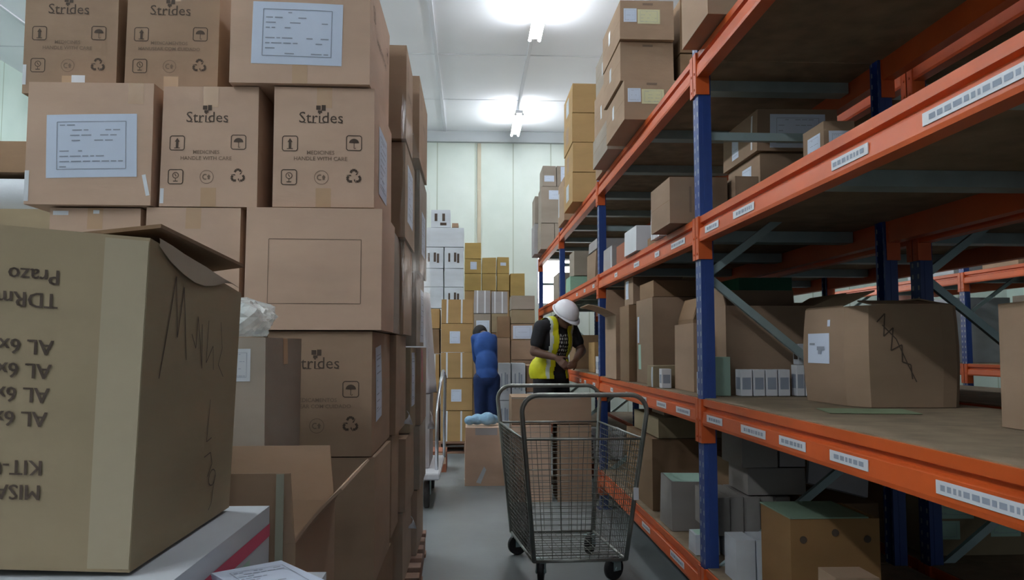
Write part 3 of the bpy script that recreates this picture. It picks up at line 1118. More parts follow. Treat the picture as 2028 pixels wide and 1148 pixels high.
for i in range(4):
    b = Box('carton', .885 + .004 * (i % 2), 1.22, 6.98, 7.62, zc, zc + .262, OCHRE, ('lowest ochre carton of the four-high tower', 'second ochre carton from the foot of the tower', 'third ochre carton of the tower, a dark scuff on it', 'topmost ochre carton of the tower, white label to the aisle')[i], group='ochre carton tower on the top shelf')
    b.paper('left', .2, .06, .2, .15, 0 if i in (1, 2) else 4, WHITEC if i in (0, 3) else CARD, seed=i)
    zc += .266
b = Box('carton', .93, 1.25, 8.0, 8.55, ZC3, ZC3 + .44, CARD, 'rosy carton between the ochre tower and the grey far pile'); b.paper('left', .02, .1, .1, .25, 0, WHITEC)
zc = ZC3
k = 0
for hh_, mm, ofs in ((.34, TAUPE, .0), (.0, TAUPE, 0), (.48, TAUPE, .01), (.27, TAUPE, .03)):
    if not hh_: continue
    for j in (0, 1) if k != 1 else (0,):
        lab = {(0, 0): 'taupe carton at the foot of the far end pile, aisle side', (0, 1): 'taupe carton at the foot of the far end pile, inner side', (1, 0): 'broad taupe carton with a white label in the far end pile', (2, 0): 'small taupe carton topping the far end pile, aisle side', (2, 1): 'small taupe carton topping the far end pile, blue and white label'}[k, j]
        x0 = .90 + ofs + j * .185
        x1 = x0 + (.178 if k != 1 else .36)
        b = Box('carton', x0, x1, 10.4, 10.9, zc, zc + hh_, mm, lab)
        if k == 1: b.paper('front', .1, .31, .2, .12, 3, PAPER)
        if k == 2: b.paper('front', .02 if j == 0 else .05, .06, .13 if j == 0 else .12, .08 if j == 0 else .2, 3, PAPER)
    zc += hh_ + .004
    k += 1
Box('carton', .86, 1.2, 10.95, 11.45, ZC3, ZC3 + .42, GREYC, 'grey carton at the very end of the top shelf')
Box('carton', .87, 1.2, 10.95, 11.45, ZC3 + .425, ZC3 + .80, TAUPE, 'taupe carton on the grey one at the very end of the top shelf')

# ---- level B
b = Box('carton', 1.33, 1.74, 3.62, 4.08, ZB, ZB + .335, SHADED, 'brown carton under the one with the large grey label, upper shelf')
b.paper('left', .22, .18, .13, .12, 3, PAPER, seed=2); b.marks('left', rect2(.36, .06, .41, .09), INK)
b = Box('carton', 1.31, 1.70, 3.60, 4.10, ZB + .34, ZB + .545, SHADED, 'glinting carton with a large grey-white label, just under the top shelf', jit=.01)
b.paper('front', .06, .015, .27, .165, 5, PAPER, seed=6)
b.paper('left', .15, .03, .10, .12, 4, PAPER, seed=7); b.paper('left', .42, .02, .02, .17, 0, FILM_GLINT_WHITE, name='tape_glint')
b = Box('carton', 1.40, 1.53, 3.10, 3.30, ZB, ZB + .34, SHADED, 'small carton with white sticker between the labelled one and the near beam')
b.paper('front', .02, .20, .12, .10, 4, PAPER, seed=7); b.paper('left', .05, .2, .12, .10, 4, PAPER, seed=17)
b = Box('carton', .90, 1.17, 3.60, 3.98, ZB, ZB + .215, SHADED, 'carton poking past the upper beam beside the near upright')
b.marks('front', rect2(.09, .05, .10, .17) + rect2(.12, .08, .13, .17) + rect2(.15, .04, .157, .17), INKL); b.flapline('left')
Box('carton', 1.19, 1.30, 3.55, 3.98, ZB, ZB + .21, SHADED, 'rosy carton directly behind the near upright on the upper shelf')
b = Box('carton', 1.0, 1.4, 4.2, 4.52, ZB, ZB + .05, DARK, 'thin dark carton lying behind the beam-side carton')
for i in range(3):
    Box('box_file', .955, 1.16, 4.10 + .055 * i, 4.15 + .055 * i, ZB + .052 if False else ZB, ZB + .19, WHITEC, 'thin white upright pack in the row of three on the upper shelf', 'pack', 'three thin white packs on the upper shelf') if False else None
for i in range(4):
    Box('white_pack', .95, .995 if False else .99, 4.02 + .05 * i, 4.06 + .05 * i, ZB, ZB + .17, PLASTW, 'slim white pack standing in the row of four on the upper shelf edge', 'pack', 'four slim white packs')
b = Box('white_carton', .955, 1.18, 4.62, 4.98, ZB, ZB + .15, PLASTW, 'low white carton beside the four slim packs on the upper shelf')
b = Box('carton', 1.0, 1.25, 5.15, 5.5, ZB, ZB + .13, REDC, 'red-brown low carton beyond the low white one')
b = Box('carton', .99, 1.30, 5.62, 6.0, ZB, ZB + .16, GREYC, 'grey carton with a white edge near the second upright'); b.paper('left', .33, .0, .03, .155, 0, FILM_GLINT_WHITE, name='white_edge')
b = Box('carton', 1.0, 1.30, 6.5, 6.95, ZB, ZB + .24, SHADED, 'orange-brown leaning carton past the second upright', jit=.02)
Box('carton', 1.02, 1.30, 6.5, 6.95, ZB + .245, ZB + .33, GREYC, 'flat grey carton lying on the orange-brown leaning one')
b = Box('carton', 1.0, 1.24, 8.1, 8.5, ZB, ZB + .16, GREENC, 'pale green carton near the third upright')
Box('carton', 1.04, 1.24, 8.1, 8.5, ZB + .165, ZB + .42, TAUPE, 'dark taupe carton on the pale green one')
Box('carton', 1.0, 1.5, 9.2, 9.8, ZB, ZB + .30, TAUPE, 'taupe carton in the farthest bay of the upper shelf')

# ---- level A
r1 = open_carton('open_carton', .965, 1.235, 5.35, 5.78, ZA, ZA + .43, CARD, 'open carton with one flap stretched over the aisle, middle shelf', {'left': 78, 'back': 5}, .20)
b = Box('carton', 1.03, 1.42, 4.55, 5.0, ZA, ZA + .50, SHADED, 'tall dark-fronted carton with a lilac strip, middle shelf'); b.paper('left', .04, .24, .05, .16, 0, PAPER, name='lilac_strip')
b.paper('left', .06, .08, .08, .15, 0, PAPERG, name='green_strip')
b = Box('carton', .985, 1.16, 5.02, 5.32, ZA, ZA + .48, DARK, 'dark carton between the tall one and the one with the outstretched flap')
b = Box('carton', 1.02, 1.34, 5.04, 5.32, ZA + .485, ZA + .66, SHADED, 'small carton with a white label stacked under the upper shelf'); b.paper('left', .05, .04, .1, .12, 3, PAPER)
Box('carton', 1.05, 1.40, 4.6, 4.98, ZA + .505, ZA + .60, DARK, 'flat dark carton under the upper shelf on the tall one')
b = open_carton('open_carton', 1.17, 1.42, 4.21, 4.52, ZA, ZA + .36, DARK, 'open dark carton with a flap pointing at the near upright', {'left': -20, 'right': 10, 'front': 55}, .12)
b = Box('carton', .975, 1.13, 4.30, 4.46, ZA, ZA + .115, OLIVE, 'small grey-green carton at the middle shelf edge'); b.paper('left', .12, 0, .03, .11, 0, WHITEC)
b = Box('green_crate', 1.45, 1.76, 4.30, 4.72, ZA, ZA + .60, GREENP, 'dark green plastic crate deep behind the near upright', 'crate', jit=.015)
b = Box('carton', 1.055, 1.14, 3.80, 4.16, ZA, ZA + .33, CARD, 'narrow rosy carton right behind the near upright'); b.marks('front', ring2(.03, .2, .008, .004) + ring2(.06, .2, .008, .004), INK)
r2 = open_carton('open_carton', 1.15, 1.64, 3.60, 4.02, ZA, ZA + .40, SHADED, 'wide open carton with a side flap up, just past the near upright', {'left': 12, 'back': -10, 'right': 60}, .10)
# the big octagonal-looking carton, lid flaps open
big = tag(empty('open_carton', (1.595, 2.98, ZA)), 'big bulging open carton with a scrawl and a square white sheet', 'open carton')
bm = bmesh.new()
ring = [(-.20, .28), (-.245, .22), (-.235, -.10), (-.19, -.19), (.06, -.205), (.11, -.20), (.145, -.16), (.155, .23), (.12, .28)]
hB = .36
N = 5
def bigp(i, q):
    x, y = ring[i]
    s = 1 + .04 * math.sin(math.pi * q)
    return Vector((x * s, y * s, hB * q))
vs = [[bm.verts.new(bigp(i, q / N)) for i in range(len(ring))] for q in range(N + 1)]
for q in range(N):
    for i in range(len(ring)):
        j = (i + 1) % len(ring)
        bm.faces.new((vs[q][i], vs[q][j], vs[q + 1][j], vs[q + 1][i])).smooth = False
bm.faces.new(vs[0][::-1])
bmesh.ops.recalc_face_normals(bm, faces=bm.faces)
o = link('box_body', bm, [SHADED], big); md = o.modifiers.new('t', 'SOLIDIFY'); md.thickness = .006; md.offset = -1


def flapq(root, a, b, out, up, L, m=SHADED, nm='flap'):
    bm = bmesh.new()
    a, b = Vector(a), Vector(b)
    d = (Vector(out) * .8 + Vector((0, 0, up))).normalized() * L
    sh = (b - a) * .04
    top = [a, b, b - sh + d, a + sh + d]
    n = (b - a).cross(d).normalized() * .005
    v1 = [bm.verts.new(p) for p in top]; v2 = [bm.verts.new(p + n) for p in top]
    bm.faces.new(v1); bm.faces.new(v2[::-1])
    for i in range(4): bm.faces.new((v1[i], v2[i], v2[(i + 1) % 4], v1[(i + 1) % 4]))
    bmesh.ops.recalc_face_normals(bm, faces=bm.faces)
    return link(nm, bm, [m], root)


flapq(big, (-.245, .21, hB), (-.235, -.09, hB), (.9, .0, 0), .32, .14)
flapq(big, (.145, -.14, hB), (.155, .22, hB), (-.6, 0, 0), .1, .12)
flapq(big, (-.18, -.193, hB), (.10, -.203, hB), (0, 1, 0), .12, .13)
# sheet, scrawl
bm = bmesh.new()
def facepos(s, z, i0=2, i1=3, off=.0):
    p = bigp(i0, z / hB).lerp(bigp(i1, z / hB), s)
    return p
def onface(i0, i1, polys, x0, z0, L, mi, bm, off):
    a = Vector(ring[i0]).to_3d(); c = Vector(ring[i1]).to_3d()
    n = (c - a).cross(Vector((0, 0, 1))).normalized()
    for p in polys:
        try: bm.faces.new([bm.verts.new(bigp(i0, (z0 + y) / hB).lerp(bigp(i1, (z0 + y) / hB), (x0 + x) / L) + n * off) for x, y in p]).material_index = mi
        except ValueError: pass
# main lit face runs ring[1] -> ring[2]
onface(1, 2, mv([p for a_ in range(5) for p in rect2(a_ * .04, 0, a_ * .04 + .04, .115)], .0, 0), .05, .15, .37, 0, bm, .002)
onface(1, 2, rect2(.09, .05, .16, .065) + rect2(.10, .035, .13, .05) + rect2(.02, .07, .07, .078), .05, .15, .37, 1, bm, .0028)
link('paper_label', bm, [PAPER, INKB], big)
bm = bmesh.new(); onface(1, 2, rect2(.23, .29, .255, .315), 0, 0, .37, 0, bm, .002); link('sticker', bm, [PAPER], big)
bm = bmesh.new()
onface(3, 4, poly2([(.03, .30), (.06, .33), (.055, .25), (.09, .28), (.08, .20), (.12, .22), (.12, .16), (.15, .15), (.155, .10)], .005) + poly2([(.05, .29), (.10, .24), (.14, .15), (.17, .09)], .004), 0, 0, .27, 0, bm, .0025)
link('pen_scrawl', bm, [INK], big)
b = Box('carton', 1.41, 1.68, 1.95, 2.10, ZA, ZA + .33, SHADED, 'brown carton with an arrow at the near end of the middle shelf')
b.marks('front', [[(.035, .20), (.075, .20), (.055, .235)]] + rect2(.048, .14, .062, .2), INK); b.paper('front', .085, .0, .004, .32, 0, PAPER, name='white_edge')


# small packs, copied
def packs(name, m, size, spots, label, cat, group, ink=None, lid=None):
    t = tag(empty(name, (0, 0, 0)), label, cat, group)
    bm = bmesh.new(); bx(bm, -size[0] / 2, size[0] / 2, -size[1] / 2, size[1] / 2, 0, size[2]); bevel(bm, .0015, 1)
    link('pack_body', bm, [m], t)
    if ink:
        bm = bmesh.new()
        for f in (-1, 1):
            z0, z1 = size[2] * .25, size[2] * .7
            v = [bm.verts.new((x * size[0] / 2 * .75, f * (size[1] / 2 + .0006), z)) for x, z in ((-1, z0), (1, z0), (1, z1), (-1, z1))]
            bm.faces.new(v)
            v = [bm.verts.new((f * (size[0] / 2 + .0006), x * size[1] / 2 * .7, z)) for x, z in ((-1, z0), (1, z0), (1, z1), (-1, z1))]
            bm.faces.new(v)
        link('pack_print', bm, [ink], t)
    for i, (x, y, z) in enumerate(spots):
        o = t if i == 0 else copy_tree(t)
        o.location = (x, y, z)
    return t


packs('medicine_pack', PLASTW, (.05, .075, .115), [(1.20 + .056 * i, 3.52, ZA) for i in range(4)], 'white medicine pack in the row at the foot of the wide open carton', 'medicine pack', 'packs before the open carton', INKB)
packs('medicine_pack', PLASTW, (.035, .06, .135), [(1.435 + .04 * i, 3.50, ZA) for i in range(6)], 'tall white medicine pack in the row half behind the big bulging carton', 'medicine pack', 'tall packs behind the bulging carton', INKB)
packs('medicine_pack', WHITEC, (.04, .06, .09), [(1.45 + .05 * i, 3.505, ZA + .137) for i in range(2)], 'small white pack lying on the row of tall packs', 'medicine pack', 'packs lying on the tall row', INK)
packs('medicine_pack', PLASTW, (.036, .055, .10), [(1.05 + .04 * i, 3.64, ZA) for i in range(2)], 'white pack peeping out beside the near upright', 'medicine pack', 'packs beside the near upright', INKB)
packs('medicine_pack', PAPERG, (.07, .06, .17), [(1.10, 3.53, ZA)], 'pale green pack standing behind the near upright', 'medicine pack', None)
packs('medicine_pack', PLASTW, (.05, .06, .10), [(1.02 + .055 * i, 4.22, ZA) for i in range(1)], 'lone white pack before the open dark carton', 'medicine pack', None, INKB)
packs('white_jar', PLASTW, (.07, .07, .14), [(1.06 + .08 * (i % 3), 6.5 + .09 * (i // 3), ZA) for i in range(6)], 'white pack in the cluster between the helmeted worker and the second upright', 'pack', 'packs near the helmeted worker', INKB)
Box('carton', 1.05, 1.35, 6.85, 7.2, ZA, ZA + .26, OCHRE, 'small ochre carton just past the second upright, middle shelf')
Box('carton', 1.05, 1.4, 8.1, 8.6, ZA, ZA + .34, DARK, 'dark carton on the middle shelf behind the helmeted worker')
Box('carton', 1.3, 1.75, 6.4, 6.82, ZA, ZA + .40, DARK, 'dark carton deep on the middle shelf past the second upright')
bm = bmesh.new(); bx(bm, -.16, .12, -.10, .10, 0, .002)
o = link('green_sheet', bm, [mat('dull_green_sheet', (.22, .28, .17), .7, .06, 6)]); o.location = (1.33, 2.95 - .32, ZA); o.rotation_euler = (0, 0, R(-12))
tag(o, 'green sheet lying flat on the middle shelf before the bulging carton', 'sheet')

# ---- level 0
Box('carton', 1.02, 1.45, 4.55, 5.3, Z0, Z0 + .40, DARK, 'long dark carton on the lowest shelf behind the cart')
Box('carton', 1.31, 1.75, 3.97, 4.5, Z0, Z0 + .34, DARK, 'dark carton on the lowest shelf right behind the shrink-wrapped pack')
b = Box('carton', 1.05, 1.60, 4.0 + .52, 5.2, Z0 + .405, Z0 + .52, OLIVE, 'flat olive carton lying across the lowest shelf stock')
Box('carton', 1.10, 1.32, 4.60, 4.9, Z0 + .525, Z0 + .625, TAUPE, 'small pale-sided carton just below the middle shelf')
o = Box('shrink_pack', 1.0, 1.25, 4.05, 4.32, Z0, Z0 + .25, DIM, 'grey shrink-wrapped pack with a green top on the lowest shelf', 'pack', jit=.015, bulge=.015)
o.paper('top', .01, .01, .2, .25, 0, PAPERG, name='green_sheet')
b = Box('carton', .99, 1.10, 3.58, 3.70, Z0, Z0 + .09, WHITEC, 'small white pack with a green leaflet at the lowest shelf edge'); b.paper('top', .01, .01, .08, .10, 0, PAPERG, name='leaflet')
for i in range(4):
    Box('carton', 1.115 + .074 * i, 1.185 + .074 * i, 3.50, 3.80, Z0, Z0 + .105, (WHITEC, DIM)[i % 2], 'flat pack under the dull grey row behind the foot of the near upright', 'pack', 'flat packs under the dull grey row')
for i in range(5):
    Box('carton', 1.05 + .066 * i, 1.112 + .066 * i, 3.49 if i % 2 else 3.47, 3.80, Z0 + .108, Z0 + .27, DIM, 'dull grey pack in the upright row behind the near upright, lowest shelf', 'pack', 'dull grey packs behind the near upright')
Box('carton', 1.20, 1.46, 3.50, 3.76, Z0 + .273, Z0 + .39, DIM, 'lower wide grey pack in the pile below the middle shelf', 'pack')
Box('carton', 1.17, 1.33, 3.48, 3.76, Z0 + .393, Z0 + .52, DIM, 'upper wide grey pack in the pile below the middle shelf', 'pack')
Box('carton', 1.345, 1.46, 3.50, 3.76, Z0 + .393, Z0 + .50, GREYC, 'small bluish pack beside the upper wide grey one', 'pack')
Box('carton', 1.425, 1.48, 3.50, 3.80, Z0, Z0 + .27, DARK, 'narrow dark carton propping the wide grey packs')
for i in range(3):
    Box('carton', 1.03 + .082 * i, 1.108 + .082 * i, 3.15, 3.30, Z0, Z0 + .165, WHITEC, 'tall white pack in the front row of three, lowest shelf', 'pack', 'front row of three tall packs')
r3 = open_carton('open_carton', 1.12, 1.44, 2.83, 3.12, Z0, Z0 + .31, BROWN, 'brown carton with hand holes and a green lid on the lowest shelf', {}, .10)
for x in (-.115, .0, .115):
    bm = bmesh.new()
    cyl(bm, (x, -.1475, .262 - .02 * abs(x) * 10), (x, -.1453, .262 - .02 * abs(x) * 10), .013, 12)
    link('hand_hole', bm, [INK], r3)
bm = bmesh.new(); bx(bm, -.162, .12, -.148, .15, .311, .316); link('green_lid', bm, [mat('green_lid', (.20, .29, .21), .7, .05, 6)], r3)
Box('carton', 1.13, 1.27, 2.50, 2.64, Z0, Z0 + .20, CARD, 'small rosy carton before the brown one with hand holes')
Box('carton', 1.52, 1.79, 3.52, 3.9, Z0, Z0 + .23, DARK, 'dark carton holding up the tilted white board')
bm = bmesh.new()
bx(bm, -.14, .14, -.012, .012, 0, .19)
o = link('white_board', bm, [SHEETW]); o.location = (1.64, 3.60, Z0 + .272); o.rotation_euler = (R(-20), R(14), 0)
tag(o, 'white board tilted under the middle beam near the back uprights', 'board')

# ---- the rack behind and the far rack
X2 = XA + .96
b = Box('carton', X2 + .065, X2 + .53, 3.52, 3.9, Z0, Z0 + .36, OLIVE, 'olive carton with three grey-green sheets on the rear rack, lowest shelf')
b.paper('front', .015, .16, .20, .14, 5, PAPERG, seed=4); b.paper('front', .02, .07, .13, .08, 3, PAPERG, seed=5); b.paper('front', .29, .08, .14, .12, 3, PAPERG, seed=6)
Box('carton', X2 + .55, X2 + .80, 3.52, 3.9, Z0, Z0 + .36, DARK, 'dark carton beside the sheeted olive one on the rear rack')
b = Box('carton', X2 + .10, X2 + .60, 4.9, 5.3, ZA, ZA + .36, TAUPE, 'taupe carton with a white sheet seen behind the loaded crate, rear rack'); b.paper('front', .1, .1, .2, .16, 4, PAPER)
packs('medicine_pack', WHITEC, (.05, .07, .20), [(X2 + .12 + .055 * i, 4.0, ZA) for i in range(6)], 'pale pack in the row inside the rear rack, beside the bulging carton', 'medicine pack', 'pale packs in the rear rack row', INKB)
packs('medicine_pack', WHITEC, (.06, .07, .10), [(X2 + .13 + .075 * i, 4.12, ZA + .0) for i in range(4)], 'small pack behind the pale row in the rear rack', 'medicine pack', 'small packs behind the pale row', GREENP)
Box('carton', X2 + .08, X2 + .4, 4.2, 4.6, ZA, ZA + .30, GREENC, 'green carton behind the pale packs in the rear rack')
Box('carton', 1.44, 1.68, 4.85, 5.3, ZA, ZA + .52, TAUPE, 'taupe carton beyond the green crate, half lit')
Box('carton', 1.74 - .06, 1.80, 3.6, 4.0, ZA, ZA + .3, DARK, 'narrow dark carton against the rear posts')
for i in range(5):
    Box('carton', X2 + .02, X2 + .62, 3.56, 4.0 - .02, ZB + 0 if False else ZA + .0 + .105 * i + .0, ZA + .1 + .105 * i, DARK, ('flat dark carton lowest of the five piled in the rear rack', 'flat dark carton second from the bottom of the rear rack pile', 'flat dark carton in the middle of the rear rack pile', 'flat dark carton second from the top of the rear rack pile', 'flat dark carton topping the rear rack pile')[i]) if False else None
for i in range(5):
    Box('carton', X2 + .03, X2 + .55, 5.4, 5.85, ZA + .105 * i, ZA + .1 + .105 * i, DARK, ('flat dark carton lowest of the five piled in the rear rack', 'flat dark carton second from the bottom of the rear rack pile', 'flat dark carton in the middle of the rear rack pile', 'flat dark carton second from the top of the rear rack pile', 'flat dark carton topping the rear rack pile')[i])
Box('carton', X2 + .05, X2 + .6, 4.3, 5.2, Z0, Z0 + .45, SHADED, 'brown carton low in the rear rack beyond the back uprights')
Box('carton', X2 + .05, X2 + .7, 6.3, 7.2, ZB, ZB + .4, SHADED, 'brown carton on the upper shelf of the rear rack')
Box('carton', X2 + .05, X2 + .7, 6.4, 7.3, ZA, ZA + .5, TAUPE, 'taupe carton on the middle shelf of the rear rack')
# far rack stock
ft = [(4.9, 'first'), (5.8, 'second')]
zf = 1.92 + .006
b = Box('carton', 4.78, 5.35, 5.0, 5.8, zf, zf + .42, CARD, 'printed carton near the end of the far rack'); b.marks('left', rect2(.3, .1, .42, .34), INKL)
b = Box('carton', 4.78, 5.35, 5.9, 6.7, zf, zf + .42, CARD, 'carton with marks next along on the far rack'); b.marks('left', rect2(.3, .1, .42, .34), INKL)
b = Box('carton', 4.78, 5.35, 6.8, 7.3, zf, zf + .42, CARD, 'carton with a white label on the far rack'); b.paper('left', .1, .08, .25, .3, 3, PAPER)
b = Box('white_carton', 4.78, 5.35, 7.75, 8.6, zf, zf + .42, WHITEC, 'white carton on the far rack seen between back uprights')
Box('white_carton', 4.78, 5.35, 7.75, 8.6, 1.056, 1.70, WHITEC, 'tall white carton one shelf below on the far rack')
Box('carton', 4.78, 5.5, 4.75, 5.6, 1.056, 1.60, CARD, 'brown carton on the lower far rack shelf, nearest end')
Box('carton', 4.78, 5.5, 5.8, 6.9, 1.056, 1.66, TAUPE, 'taupe carton on the lower far rack shelf, past the brown one')
Box('carton', 4.78, 5.5, 5.2, 6.9, .291, .85, GREYC, 'grey carton at the bottom of the far rack')
for i, (y, m) in enumerate(((2.0, CARD), (2.8, TAUPE), (3.6, CARD))):
    Box('carton', 4.78, 5.5, y, y + .7, 1.056, 1.056 + .5, m, ('brown carton on the nearest bay of the far rack', 'taupe carton on the nearest bay of the far rack', 'brown carton beside the second far rack post')[i])

# ================================================================== FAR STOCK
def FX(u0, u1, y, vm=650):
    return at(u0, vm, y).x, at(u1, vm, y).x


def zat(v, y, u=960):
    return at(u, v, y).z


def column(u0, u1, y, dep, zbase, items):
    """items from the floor up: (row of its top edge, material, label, extras)"""
    z = zbase
    out = []
    x0, x1 = FX(u0, u1, y)
    for it in items:
        zt = zat(it[0], y)
        b = Box(it[3].get('name', 'carton') if len(it) > 3 else 'carton', x0 + .003, x1 - .003, y, y + dep, z, zt - .004, it[1], it[2], jit=.006)
        e = it[3] if len(it) > 3 else {}
        if e.get('lab'): b.paper('front', *e['lab'], 3, PAPER, seed=int(it[0]))
        if e.get('strap'):
            W, Hh = b.size('front')
            for q in (.16, .62):
                b.marks('front', rect2(W * q, 0, W * q + .02, Hh), PLASTW, 'strap', .0022)
        if e.get('mk'):
            W, Hh = b.size('front')
            b.marks('front', rect2(W * .2, Hh * .3, W * .3, Hh * .72) + rect2(W * .5, Hh * .3, W * .62, Hh * .75) + rect2(W * .66, Hh * .25, W * .78, Hh * .7), INKB if e['mk'] == 2 else INK)
        out.append(b)
        z = zt
    return out


ys_ = 9.35
pallet(-.78, .02, ys_ - .02, ys_ + .86, 'dark pallet under the five strapped ochre cartons')
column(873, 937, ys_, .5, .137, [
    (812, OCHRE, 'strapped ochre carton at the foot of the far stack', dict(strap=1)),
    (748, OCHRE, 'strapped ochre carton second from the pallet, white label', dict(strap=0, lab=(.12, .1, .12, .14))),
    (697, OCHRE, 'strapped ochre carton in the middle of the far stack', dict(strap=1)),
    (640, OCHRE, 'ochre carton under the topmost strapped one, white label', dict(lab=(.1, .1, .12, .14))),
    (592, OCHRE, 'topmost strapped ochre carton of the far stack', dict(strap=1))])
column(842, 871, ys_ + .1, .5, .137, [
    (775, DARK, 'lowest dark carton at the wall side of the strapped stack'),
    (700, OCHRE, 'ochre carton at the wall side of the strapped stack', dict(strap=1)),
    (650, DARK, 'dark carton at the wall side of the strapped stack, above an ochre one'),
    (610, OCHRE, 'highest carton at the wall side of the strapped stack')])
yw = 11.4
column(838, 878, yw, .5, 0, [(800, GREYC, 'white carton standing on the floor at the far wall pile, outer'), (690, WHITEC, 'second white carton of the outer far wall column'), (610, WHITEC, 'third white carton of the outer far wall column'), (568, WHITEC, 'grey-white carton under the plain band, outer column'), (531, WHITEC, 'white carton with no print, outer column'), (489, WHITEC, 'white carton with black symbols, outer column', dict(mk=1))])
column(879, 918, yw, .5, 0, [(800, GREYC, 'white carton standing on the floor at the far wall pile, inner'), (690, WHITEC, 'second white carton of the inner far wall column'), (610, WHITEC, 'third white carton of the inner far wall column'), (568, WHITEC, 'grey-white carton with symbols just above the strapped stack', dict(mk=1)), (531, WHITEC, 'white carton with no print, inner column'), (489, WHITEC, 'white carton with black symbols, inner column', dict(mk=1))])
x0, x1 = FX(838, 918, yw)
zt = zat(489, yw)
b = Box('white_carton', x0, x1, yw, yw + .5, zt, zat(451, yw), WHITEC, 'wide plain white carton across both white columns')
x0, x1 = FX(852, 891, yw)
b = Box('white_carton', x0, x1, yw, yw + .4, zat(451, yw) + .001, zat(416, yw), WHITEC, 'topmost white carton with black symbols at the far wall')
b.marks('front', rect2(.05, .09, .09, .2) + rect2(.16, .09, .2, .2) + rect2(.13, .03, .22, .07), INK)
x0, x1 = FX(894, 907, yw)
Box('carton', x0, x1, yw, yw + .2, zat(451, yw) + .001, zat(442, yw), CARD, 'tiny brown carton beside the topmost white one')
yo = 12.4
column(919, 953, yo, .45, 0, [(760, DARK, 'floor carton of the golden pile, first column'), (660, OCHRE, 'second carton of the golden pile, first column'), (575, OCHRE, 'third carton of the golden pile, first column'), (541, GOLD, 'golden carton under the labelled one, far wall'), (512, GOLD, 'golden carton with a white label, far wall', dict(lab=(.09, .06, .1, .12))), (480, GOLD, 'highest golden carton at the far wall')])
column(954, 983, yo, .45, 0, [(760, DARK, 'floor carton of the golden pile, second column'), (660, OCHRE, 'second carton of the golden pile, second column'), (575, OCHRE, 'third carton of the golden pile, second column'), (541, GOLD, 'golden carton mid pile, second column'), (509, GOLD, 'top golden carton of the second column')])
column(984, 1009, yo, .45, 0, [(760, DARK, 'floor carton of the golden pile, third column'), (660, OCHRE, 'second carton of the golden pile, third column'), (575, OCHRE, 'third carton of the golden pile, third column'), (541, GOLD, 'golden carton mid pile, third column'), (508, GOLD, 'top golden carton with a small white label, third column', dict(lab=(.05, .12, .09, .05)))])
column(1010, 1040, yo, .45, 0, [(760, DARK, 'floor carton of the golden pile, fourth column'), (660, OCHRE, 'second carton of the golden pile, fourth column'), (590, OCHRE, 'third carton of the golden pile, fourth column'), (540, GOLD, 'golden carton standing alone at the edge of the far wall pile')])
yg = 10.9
column(938, 972, yg, .5, 0, [(770, DARK, 'floor carton behind the blue-clad worker, wall side'), (700, CARD, 'carton behind the blue-clad worker, wall side'), (620, TAUPE, 'carton with a white sheet above the worker in blue', dict(lab=(.03, .25, .18, .2))), (574, GREYC, 'grey film-wrapped bundle with bright edges, wall side', dict(name='wrapped_bundle', strap=1))])  # the wrapped bundle's white straps are its edge highlights, painted on
column(973, 1006, yg, .5, 0, [(770, DARK, 'floor carton behind the blue-clad worker, rack side'), (700, CARD, 'carton behind the blue-clad worker, rack side'), (658, DARK, 'dark carton behind the blue-clad worker'), (620, OLIVE, 'olive carton above the dark one'), (576, GREYC, 'grey film-wrapped bundle with bright edges, rack side', dict(name='wrapped_bundle', strap=1))])  # white strap stripes on this bundle paint bright highlights of the wrap
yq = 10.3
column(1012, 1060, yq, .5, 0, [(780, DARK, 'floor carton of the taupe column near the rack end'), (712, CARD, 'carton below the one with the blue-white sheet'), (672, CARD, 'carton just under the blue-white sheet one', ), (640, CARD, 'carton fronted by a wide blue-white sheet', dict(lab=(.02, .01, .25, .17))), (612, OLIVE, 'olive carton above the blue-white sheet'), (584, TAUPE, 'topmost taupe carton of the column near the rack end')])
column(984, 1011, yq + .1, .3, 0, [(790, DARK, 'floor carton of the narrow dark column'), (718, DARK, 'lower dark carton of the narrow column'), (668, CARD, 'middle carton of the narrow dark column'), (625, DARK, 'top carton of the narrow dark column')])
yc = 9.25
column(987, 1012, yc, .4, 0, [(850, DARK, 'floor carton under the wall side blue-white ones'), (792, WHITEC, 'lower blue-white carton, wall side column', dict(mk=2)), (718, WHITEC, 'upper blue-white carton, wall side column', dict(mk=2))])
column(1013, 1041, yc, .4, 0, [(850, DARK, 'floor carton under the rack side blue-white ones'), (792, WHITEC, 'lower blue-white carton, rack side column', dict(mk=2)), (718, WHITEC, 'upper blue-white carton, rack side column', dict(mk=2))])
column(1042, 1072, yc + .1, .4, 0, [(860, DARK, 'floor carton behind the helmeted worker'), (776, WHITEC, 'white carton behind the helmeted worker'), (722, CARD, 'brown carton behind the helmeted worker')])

# box with the blue bags
x0, x1 = FX(921, 1003, 7.15)
b = Box('carton', x0, x1, 7.15, 7.6, 0, .505, PINK, 'rosy carton standing on the aisle floor with blue bags on it', jit=.01)
b.paper('front', .09, .44, .2, .06, 0, GREYC, name='pale_tape'); b.marks('front', [[(.10, .03), (.14, .02), (.19, .14), (.17, .17)]], WHITEC, 'torn_patch')
bm = bmesh.new()
for cx_, cy_, r_ in ((-.1, 0, .05), (-.03, .03, .06), (.06, .0, .07), (.11, .05, .055)):
    ball(bm, (cx_, cy_, r_ * .75), (r_, r_ * 1.1, r_ * .85))
o = link('plastic_bag', bm, [BLUEBAG]); o.location = ((x0 + x1) / 2 - .04, 7.35, .512)
md = o.modifiers.new('r', 'REMESH'); md.mode = 'VOXEL'; md.voxel_size = .012
tag(o, 'crumpled light blue plastic bags heaped on the rosy floor carton', 'plastic bags')
